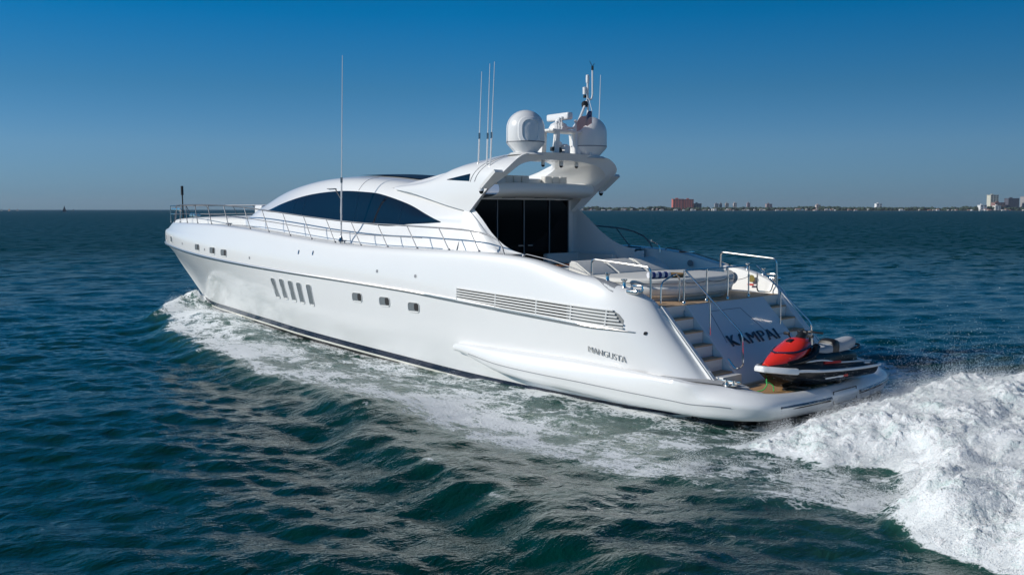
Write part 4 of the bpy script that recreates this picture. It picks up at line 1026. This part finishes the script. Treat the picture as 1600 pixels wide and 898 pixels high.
def water_material():
    m = bpy.data.materials.new('sea_water'); m.use_nodes = True; t = m.node_tree; N = t.nodes; Lk = t.links; N.clear()
    out = N.new('ShaderNodeOutputMaterial'); tc = N.new('ShaderNodeTexCoord')
    def noise(scale, detail, rough=.55, dist=0, stretch=None, off=0):
        mp_ = N.new('ShaderNodeMapping'); mp_.inputs['Rotation'].default_value = (0, 0, -WA if stretch else 0)
        mp_.inputs['Location'].default_value = (off, off * .7, 0)
        if stretch: mp_.inputs['Scale'].default_value = (1, 1 / stretch, 1)
        n = N.new('ShaderNodeTexNoise'); n.inputs['Scale'].default_value = scale; n.inputs['Detail'].default_value = detail; n.inputs['Roughness'].default_value = rough; n.inputs['Distortion'].default_value = dist
        Lk.new(tc.outputs['Object'], mp_.inputs[0]); Lk.new(mp_.outputs[0], n.inputs['Vector']); return n
    def math_(op, a, b=None, c=None, clamp=False):
        n = N.new('ShaderNodeMath'); n.operation = op; n.use_clamp = clamp
        for i, v in enumerate((a, b, c)):
            if v is None: continue
            if isinstance(v, (int, float)): n.inputs[i].default_value = v
            else: Lk.new(v, n.inputs[i])
        return n.outputs[0]
    at = N.new('ShaderNodeAttribute'); at.attribute_name = 'foam'; F = at.outputs['Fac']
    # bump: ripples near, longer chop far
    n1 = noise(3.2, 5, .6, .3, 1.7); n2 = noise(.45, 5, .65, .4, 2.2); n3 = noise(11, 3, .5, .2, 1.4)
    hgt_ = math_('ADD', math_('MULTIPLY', n1.outputs['Fac'], .062), math_('MULTIPLY', n3.outputs['Fac'], .008))
    geo = N.new('ShaderNodeNewGeometry'); sx = N.new('ShaderNodeSeparateXYZ'); Lk.new(tc.outputs['Object'], sx.inputs[0])
    vl = N.new('ShaderNodeVectorMath'); vl.operation = 'LENGTH'; Lk.new(tc.outputs['Object'], vl.inputs[0])
    far = N.new('ShaderNodeMapRange'); far.inputs['From Min'].default_value = 28; far.inputs['From Max'].default_value = 110; Lk.new(vl.outputs['Value'], far.inputs['Value'])
    hgt_ = math_('ADD', hgt_, math_('MULTIPLY', math_('MULTIPLY', n2.outputs['Fac'], .6), far.outputs[0]))
    bp = N.new('ShaderNodeBump'); bp.inputs['Strength'].default_value = 1; bp.inputs['Distance'].default_value = 1; Lk.new(hgt_, bp.inputs['Height'])
    w_ = N.new('ShaderNodeBsdfPrincipled'); w_.inputs['Roughness'].default_value = .06; w_.inputs['IOR'].default_value = 1.333; 
    # wind-roughened far water: facet slopes taken straight from a noise field
    nn_ = noise(.9, 4, .6, .2, 2.0, off=21); sb = N.new('ShaderNodeVectorMath'); sb.operation = 'SUBTRACT'; sb.inputs[1].default_value = (.5, .5, .5); Lk.new(nn_.outputs['Color'], sb.inputs[0])
    mk = N.new('ShaderNodeVectorMath'); mk.operation = 'MULTIPLY'; mk.inputs[1].default_value = (3.4, 3.4, 0); Lk.new(sb.outputs[0], mk.inputs[0])
    mf = N.new('ShaderNodeVectorMath'); mf.operation = 'SCALE'; Lk.new(mk.outputs[0], mf.inputs[0]); Lk.new(far.outputs[0], mf.inputs['Scale'])
    ad = N.new('ShaderNodeVectorMath'); ad.operation = 'ADD'; Lk.new(bp.outputs[0], ad.inputs[0]); Lk.new(mf.outputs[0], ad.inputs[1])
    nz = N.new('ShaderNodeVectorMath'); nz.operation = 'NORMALIZE'; Lk.new(ad.outputs[0], nz.inputs[0]); Lk.new(nz.outputs[0], w_.inputs['Normal'])
    Lk.new(math_('MULTIPLY_ADD', far.outputs[0], .16, .06), w_.inputs['Roughness']); Lk.new(math_('MULTIPLY_ADD', far.outputs[0], -.2, .5), w_.inputs['Specular IOR Level'])
    
    tm = N.new('ShaderNodeMix'); tm.data_type = 'RGBA'; tm.inputs[6].default_value = (.40, 1.0, .90, 1); tm.inputs[7].default_value = (.05, .80, .84, 1)
    Lk.new(far.outputs[0], tm.inputs[0]); Lk.new(tm.outputs[2], w_.inputs['Specular Tint'])
    # aerated water turns paler green
    mx = N.new('ShaderNodeMix'); mx.data_type = 'RGBA'; mx.inputs[6].default_value = (.0004, .029, .022, 1); mx.inputs[7].default_value = (.06, .16, .13, 1)
    Lk.new(math_('MULTIPLY', F, .55, clamp=True), mx.inputs[0]); Lk.new(mx.outputs[2], w_.inputs['Base Color'])
    # foam pattern
    nf = noise(1.5, 9, .68, 1.1, off=3); nf.inputs['Scale'].default_value = 2.3
    mpf = nf.inputs['Vector'].links[0].from_node; mpf.inputs['Scale'].default_value = (.38, 1.0, 1); mpf.inputs['Rotation'].default_value = (0, 0, R(12))
    vo = N.new('ShaderNodeTexVoronoi'); vo.feature = 'DISTANCE_TO_EDGE'; vo.inputs['Scale'].default_value = 3.4
    nd = noise(2.0, 4, .6, 0, off=8); va_ = N.new('ShaderNodeVectorMath'); va_.operation = 'ADD'; vm = N.new('ShaderNodeVectorMath'); vm.operation = 'SCALE'; vm.inputs['Scale'].default_value = 1.6
    Lk.new(nd.outputs['Color'], vm.inputs[0]); Lk.new(mpf.outputs[0], va_.inputs[0]); Lk.new(vm.outputs[0], va_.inputs[1]); Lk.new(va_.outputs[0], vo.inputs['Vector'])
    web = math_('SUBTRACT', 1.0, math_('MULTIPLY', vo.outputs['Distance'], 3.2), clamp=True)
    pat = math_('ADD', math_('MULTIPLY', nf.outputs['Fac'], .80), math_('MULTIPLY', web, .16))
    thr = math_('SUBTRACT', .865, math_('MULTIPLY', F, .60))
    mask = math_('MULTIPLY', math_('SUBTRACT', pat, thr), 7.0, clamp=True)
    gate = math_('MULTIPLY', F, 6, clamp=True); mask = math_('MULTIPLY', mask, gate)
    fo = N.new('ShaderNodeBsdfPrincipled'); fo.inputs['Base Color'].default_value = (.84, .87, .88, 1); fo.inputs['Roughness'].default_value = .75
    fb = N.new('ShaderNodeBump'); fb.inputs['Strength'].default_value = .8; fb.inputs['Distance'].default_value = .05; nfb = noise(14, 6, .7); Lk.new(nfb.outputs['Fac'], fb.inputs['Height']); Lk.new(fb.outputs[0], fo.inputs['Normal'])
    # a wind-roughened sea reflects only part of the low sky: the rest is light from within the water
    df_ = N.new('ShaderNodeBsdfDiffuse'); df_.inputs['Color'].default_value = (.0004, .036, .050, 1); fm_ = N.new('ShaderNodeMixShader')
    Lk.new(math_('MULTIPLY', far.outputs[0], .62), fm_.inputs[0]); Lk.new(w_.outputs[0], fm_.inputs[1]); Lk.new(df_.outputs[0], fm_.inputs[2])
    ms_ = N.new('ShaderNodeMixShader'); Lk.new(mask, ms_.inputs[0]); Lk.new(fm_.outputs[0], ms_.inputs[1]); Lk.new(fo.outputs[0], ms_.inputs[2]); Lk.new(ms_.outputs[0], out.inputs[0])
    return m
wm = water_material()
sea = grid_mesh('sea_water', VX, VY, Z, Fm, wm); sea['kind'] = 'structure'

foamw = mat('white_foam', (.84, .86, .87), .8, bump=(30, 1.0, .03)); ft = foamw.node_tree; _p = ft.nodes['Principled BSDF']; _p.inputs['Specular IOR Level'].default_value = .2
_p.inputs['Subsurface Weight'].default_value = .15; _p.inputs['Subsurface Radius'].default_value = (.7, 1, 1); _p.inputs['Subsurface Scale'].default_value = .08
_tc = ft.nodes.new('ShaderNodeTexCoord'); _mp = ft.nodes.new('ShaderNodeMapping'); _mp.inputs['Scale'].default_value = (.7, 1.3, 1.3)
_n = ft.nodes.new('ShaderNodeTexNoise'); _n.inputs['Scale'].default_value = 1.6; _n.inputs['Detail'].default_value = 9; _n.inputs['Roughness'].default_value = .7; _n.inputs['Distortion'].default_value = .9
_r = ft.nodes.new('ShaderNodeMapRange'); _r.inputs['From Min'].default_value = .32; _r.inputs['From Max'].default_value = .52
_m = ft.nodes.new('ShaderNodeMix'); _m.data_type = 'RGBA'; _m.inputs[6].default_value = (.58, .70, .68, 1); _m.inputs[7].default_value = (.86, .88, .89, 1)
ft.links.new(_tc.outputs['Object'], _mp.inputs[0]); ft.links.new(_mp.outputs[0], _n.inputs['Vector']); ft.links.new(_n.outputs['Fac'], _r.inputs['Value']); ft.links.new(_r.outputs[0], _m.inputs[0]); ft.links.new(_m.outputs[2], _p.inputs['Base Color'])
sprayw = mat('white_spray', (.86, .88, .89), .8, spec=.2)
def foam_patch(name, x0, x1, y0, y1, d, amp, thr, label):
    X, Yy = np.meshgrid(np.arange(x0, x1, d), np.arange(y0, y1, d), indexing='ij')
    wh, F = wake(X, Yy); h, dx, dy = waves(X, Yy, np.full_like(X, .11), 1 - .55 * np.clip(F, 0, 1))
    l1 = samp(fn2, 13., X, Yy); l2 = samp(fn2, 13. / 3.1, X + 2, Yy + 1); l3 = samp(fn, 41. / 6, X, Yy); l4 = samp(fn2, 13. / 7.3, X + 5, Yy + 4)
    k = sm(F, thr - .1, thr + .35)
    Z = h + wh - .05 + k * (.05 + amp * (.34 * np.abs(l1) + .30 * l2 + .30 * l4 + .35 * l3)) - (1 - k) * .10
    VX = X + .9 * dx + k * amp * .35 * samp(fn2, 13., X + 6, Yy); VY = Yy + .9 * dy + k * amp * .35 * samp(fn2, 13., X, Yy + 6)
    o = grid_mesh(name, VX, VY, Z, F, foamw, keep=F > thr - .12); o['kind'] = 'stuff'; o['label'] = label; return o
foam_patch('wake_foam', -14, 1.3, -6, 10.5, .030, .045, .80, 'churned white wash thrown up behind the stern')

# spray droplets
def droplets(name, P, Rr_, label):
    n = len(P); base = np.array([(1, 1, 1), (1, -1, -1), (-1, 1, -1), (-1, -1, 1)], float) * .7
    F_ = np.array([(0, 1, 2), (0, 3, 1), (0, 2, 3), (1, 3, 2)])
    co = P[:, None, :] + base[None] * (Rr_[:, None, None] * rng.uniform(.5, 1.5, (n, 4, 1))); q = (F_[None] + 4 * np.arange(n)[:, None, None]).reshape(-1)
    me = bpy.data.meshes.new(name); me.vertices.add(n * 4); me.vertices.foreach_set('co', co.reshape(-1).astype(np.float32)); me.loops.add(q.size); me.loops.foreach_set('vertex_index', q.astype(np.int32))
    me.polygons.add(n * 4); me.polygons.foreach_set('loop_start', np.arange(0, q.size, 3, dtype=np.int32)); me.polygons.foreach_set('loop_total', np.full(n * 4, 3, np.int32)); me.update(calc_edges=True)
    o = link(name, me, sprayw); o['kind'] = 'stuff'; o['label'] = label; return o
def spray(n, x0, x1, y0, y1, thr, hs_, wfun):
    X = rng.uniform(x0, x1, n); Yy = rng.uniform(y0, y1, n); wh, F = wake(X, Yy); h, dx, dy = waves(X, Yy, np.full_like(X, .11), 1 - .55 * np.clip(F, 0, 1))
    k = F > thr; cl = samp(fn2, 13. / 1.5, X, Yy); cl2 = samp(fn, 41. / 4, X, Yy)
    k &= rng.random(n) < wfun(X, Yy, F) * np.clip(.35 + .5 * cl + .4 * cl2, 0.02, 1)
    X, Yy, Zb = X[k], Yy[k], (h + wh)[k]; cl = cl[k]; m_ = len(X)
    z = Zb + rng.exponential(hs_, m_) * (.35 + 1.3 * np.clip(cl * .7 + cl2[k] * .6 + .1, 0, 2) ** 1.5) + .01
    r = np.clip(.0025 + rng.exponential(.0016, m_), .0025, .008) * (1 - .35 * np.clip((z - Zb) / .5, 0, 1))
    X = X + rng.normal(0, .05, m_); Yy = Yy + rng.normal(0, .05, m_)
    return np.stack([X, Yy, z], 1), r
P1, r1 = spray(3200000, -9, 1.0, -5.2, 9.4, .74, .10, lambda X, Yy, F: np.where(F < 1.14, 1.0, .42))
droplets('wake_spray', P1, r1, 'fine spray above the stern wash')
P2, r2 = spray(900000, 10, 32.2, -1.5, 8.0, .78, .07, lambda X, Yy, F: np.clip((F - .76) * 4, 0, 1) * (1 + 1.0 * (X > 28)))
droplets('bow_spray', P2, r2, 'fine spray over the bow wave')

# ================================================================== FAR SHORE
def bearing(px, dist):      # world point on the shore seen along a compass bearing
    a = math.atan((px - 800) / 1535.95); dirx = math.cos(_th) - math.sin(_th) * math.tan(a); diry = -math.sin(_th) - math.cos(_th) * math.tan(a)
    return Vector((-9.3 + dirx * dist, 20.5 + diry * dist, 0))
SD = 3000.; U_ = SD / 1535.95     # metres per photo pixel on the shore
A0 = bearing(905, SD); A1 = bearing(2100, SD); along = (A1 - A0).normalized(); back = Vector((-along.y, along.x, 0)); back = back if back.dot(Vector((1, -1, 0))) > 0 else -back
AZ = math.atan2(along.y, along.x)
def sp_(px, d=0): return A0 + along * ((px - 905) * U_) + back * d
leafm = mat('shore_foliage', (.045, .075, .045), .9, var=(.03, .5))
land = mat('shore_land', (.20, .19, .15), .9)
bm = BM(); prism(bm, [tuple(sp_(895, 10) + Vector((0, 0, -1))), tuple(sp_(2300, 10) + Vector((0, 0, -1))), tuple(sp_(2300, 500) + Vector((0, 0, -1))), tuple(sp_(895, 500) + Vector((0, 0, -1)))], (0, 0, 2.2)); o = obj('shore_land', bm, land); o['kind'] = 'structure'
# far-off tree belt: many crown blobs in one mesh
bm = BM()
for i in range(1500):
    px = random.uniform(897, 2250); dd = random.uniform(14, 120); r_ = random.uniform(4, 9); c = sp_(px, dd)
    hh = random.uniform(5, 10.5) + (3 if math.sin(px * .05) + math.sin(px * .021) > 1.1 else 0)
    if px < 930: hh *= .6 + .4 * (px - 895) / 35
    mm = bmesh.ops.create_icosphere(bm, subdivisions=1, radius=1)
    for v in mm['verts']: v.co = Vector((v.co.x * r_, v.co.y * r_, v.co.z * r_ * .7)) * random.uniform(.8, 1.15) + c + Vector((0, 0, hh - r_ * .4))
obj('shore_woods', bm, leafm, doubles=False); bpy.data.objects['shore_woods']['kind'] = 'stuff'; bpy.data.objects['shore_woods']['label'] = 'far-off belt of trees along the shore'
bcol = {}
def bmat(c):
    if c not in bcol: bcol[c] = mat('facade', c, .8)
    return bcol[c]
wind = mat('facade_window', (.06, .07, .09), .3)
def rotbox(bm, c, s, base_z=0):
    M_ = Vector(c); pts = []
    x, y = s[0] / 2, s[1] / 2
    prism(bm, [tuple(M_ + along * a + back * b + Vector((0, 0, base_z))) for a, b in ((-x, -y), (x, -y), (x, y), (-x, y))], (0, 0, s[2]))
def building(name, px, wpx, hpx, c, lab, cat, d=90, floors=6, group=None, grp_lab=None, roof=None):
    w_, h_ = wpx * U_, hpx * U_; p = sp_(px, d); t = thing(name, lab, cat, p, group)
    bm = BM(); rotbox(bm, (0, 0, 0), (w_, min(w_, 26), h_)); obj('wall', bm, bmat(c), t)
    bm = BM(); rotbox(bm, (0, 0, 0), (w_ * 1.04, min(w_, 26) * 1.04, 1.2), h_ + .01); rotbox(bm, (w_ * .1, 0, 0), (w_ * .25, 6, 3), h_ + 1.22); obj('roof', bm, bmat(roof or tuple(x * .8 for x in c)), t)
    fh = h_ / floors
    for k in range(floors):
        bm = BM(); nb = max(2, int(w_ / 7))
        for j in range(nb):
            off = along * (-w_ / 2 + (j + .5) * w_ / nb); M_ = off - back * (min(w_, 26) / 2 + .15)
            rotbox(bm, tuple(M_), (w_ / nb * .55, .3, fh * .5), k * fh + fh * .3)
        obj('window', bm, wind, t)
    return t
pink = (.62, .17, .13)
building('apartment_tower', 1063, 17, 18, pink, 'wide pink apartment tower on the far shore, left of a pair', 'building', 60, 9)
building('apartment_tower', 1080, 14.5, 17.5, pink, 'narrower pink apartment tower on the far shore, right of a pair', 'building', 60, 9)
building('apartment_block', 1095, 12, 11, (.42, .30, .25), 'low tan block just right of the pink towers', 'building', 70, 4)
for i, (px, wp, hp, c, lab) in enumerate([
 (1132, 6, 11, (.3, .32, .36), 'grey flat-roofed block, leftmost of four blocks between pink towers and open shore'),
 (1139, 4, 11.5, (.35, .36, .4), 'slim grey block touching the right side of a grey flat-roofed one'),
 (1149, 5, 11.5, (.45, .40, .36), 'beige tower block standing alone left of a paler one'),
 (1162, 5, 12, (.58, .52, .50), 'pale tower block, tallest between the pink towers and the middle of the shore'),
 (1184, 5, 12, (.36, .30, .33), 'dull mauve block rising behind the shore trees'),
 (1217, 9, 10.5, (.34, .27, .28), 'wide brownish block rising above the shore trees left of the long green stretch'),
 (1297, 7, 9, (.6, .5, .46), 'pinkish low block showing just over the tree tops'),
 (1395, 9, 11, (.85, .85, .85), 'bright white low block over the tree tops'),
 (1537, 10, 8.5, (.80, .80, .80), 'white house-like block nearest the left of the right-hand towers'),
 (1560, 9, 7.5, (.82, .80, .76), 'white block with a green roof near the dark towers')]):
    building('shore_block', px, wp, hp, c, lab, 'building', 130 if hp > 8.6 else 20, 4)
building('tower_block', 1583, 13, 25, (.62, .60, .50), 'tall cream tower block near the right end of the shore', 'building', 140, 9)
building('tower_block', 1572, 16, 12.5, (.30, .17, .15), 'low brown block in front of the cream tower', 'building', 60, 5)
building('tower_block', 1596, 17, 19, (.10, .10, .13), 'dark glass tower at the right end of the shore', 'building', 70, 8)
building('tower_block', 1625, 14, 22, (.35, .33, .33), 'grey tower beyond the dark glass tower', 'building', 90, 8)
rs = random.Random(5)
for i in range(95):
    px = 908 + i * 7.3 + rs.uniform(-2.5, 2.5)
    if 1350 < px < 1395 or 1410 < px < 1440: continue
    w_, h_, d = rs.uniform(3, 12), rs.choice([1.2, 1.6, 2.2, 3, 4.5]) * rs.uniform(.8, 1.2), rs.uniform(-6, 8); px += 9 * math.sin(i * 1.7)
    t = thing('waterfront_house', 'small pale house at the waterline of the far shore', 'house', sp_(px, d), 'houses along the far waterline')
    bm = BM(); rotbox(bm, (0, 0, 0), (w_, 8, h_)); c = rs.choice([(.60, .60, .61), (.40, .35, .32), (.72, .70, .68), (.30, .25, .24), (.25, .24, .22)]); obj('wall', bm, bmat(c), t)
    bm = BM(); hw_, hd = w_ / 2 + .3, 4.3
    A = [along * a + back * b + Vector((0, 0, h_ + .01)) for a, b in ((-hw_, -hd), (hw_, -hd), (hw_, hd), (-hw_, hd))]; B = [along * a + Vector((0, 0, h_ + 1.8)) for a in (-hw_ * .8, hw_ * .8)]
    v = [bm.verts.new(p) for p in A + B]
    for f in ((0, 1, 5, 4), (2, 3, 4, 5), (1, 2, 5), (3, 0, 4), (3, 2, 1, 0)): bm.faces.new([v[k] for k in f])
    obj('roof', bm, bmat(rs.choice([(.35, .18, .14), (.4, .38, .36), (.7, .68, .66)])), t)

# far sailing boats on the left horizon
def sailboat(px, dist, hgt_, c, lab, name='sailboat'):
    p = bearing(px, dist); t = thing(name, lab, 'sailboat', p, None); s = hgt_ / 10
    bm = BM(); G = [[(x * s, y * f * s, z * s) for x, y in ((-4.5, .6), (-3, 1.4), (0, 1.6), (3, 1.0), (5, .02))] for f, z in ((-1, 1.1), (-.6, .0), (.6, .0), (1, 1.1))]
    for r_ in G: pass
    grid(bm, [[Vector(p_) for p_ in r_] for r_ in G]); prism(bm, [(-4.5 * s, -.6 * s, 1.05 * s), (3 * s, -1.0 * s, 1.05 * s), (5 * s, 0, 1.1 * s), (3 * s, 1.0 * s, 1.05 * s), (-4.5 * s, .6 * s, 1.05 * s)], (0, 0, .05 * s)); obj('hull', bm, whitep, t)
    bm = BM(); tube(bm, [(.5 * s, 0, 1 * s), (.5 * s, 0, 10 * s)], .1 * s, 6); obj('mast', bm, greyp, t)
    for nm, poly in (('mainsail', [(.3, 1.6), (.3, 9.8), (-3.6, 1.7)]), ('jib', [(.8, 8.6), (.9, 1.3), (4.6, 1.2)])):
        bm = BM(); prism(bm, [(x * s, 0, z * s) for x, z in poly], (0, .06 * s, 0)); obj(nm, bm, c, t)
    t.rotation_euler.z = R(20 + px)
dsail = mat('dark_sail', (.05, .06, .08), .8); osail = mat('orange_sail', (.5, .25, .15), .8)
sailboat(103, 1500, 10.5, dsail, 'sailboat with dark sails on the left horizon, largest of the far boats')
sailboat(5, 2600, 6, dsail, 'dark sailboat at the far left edge of the horizon')
sailboat(17, 2400, 7, osail, 'sailboat with an orange sail between two others at the far left')
sailboat(30, 2700, 6, osail, 'small orange sailboat midway between left edge and dark-sailed boat')
sailboat(117, 2400, 6, osail, 'tiny orange sailboat just right of the dark-sailed boat')

# ================================================================== AIR
hz = bpy.data.materials.new('haze'); hz.use_nodes = True; t_ = hz.node_tree; t_.nodes.remove(t_.nodes['Principled BSDF'])
pv = t_.nodes.new('ShaderNodeVolumePrincipled'); pv.inputs['Color'].default_value = (.62, .74, .90, 1); pv.inputs['Density'].default_value = .00005; pv.inputs['Anisotropy'].default_value = .1
t_.links.new(pv.outputs[0], t_.nodes['Material Output'].inputs['Volume'])
bm = BM(); box(bm, (0, 0, 39), (19600, 19600, 84)); o = obj('haze', bm, hz, doubles=False); o['kind'] = 'stuff'
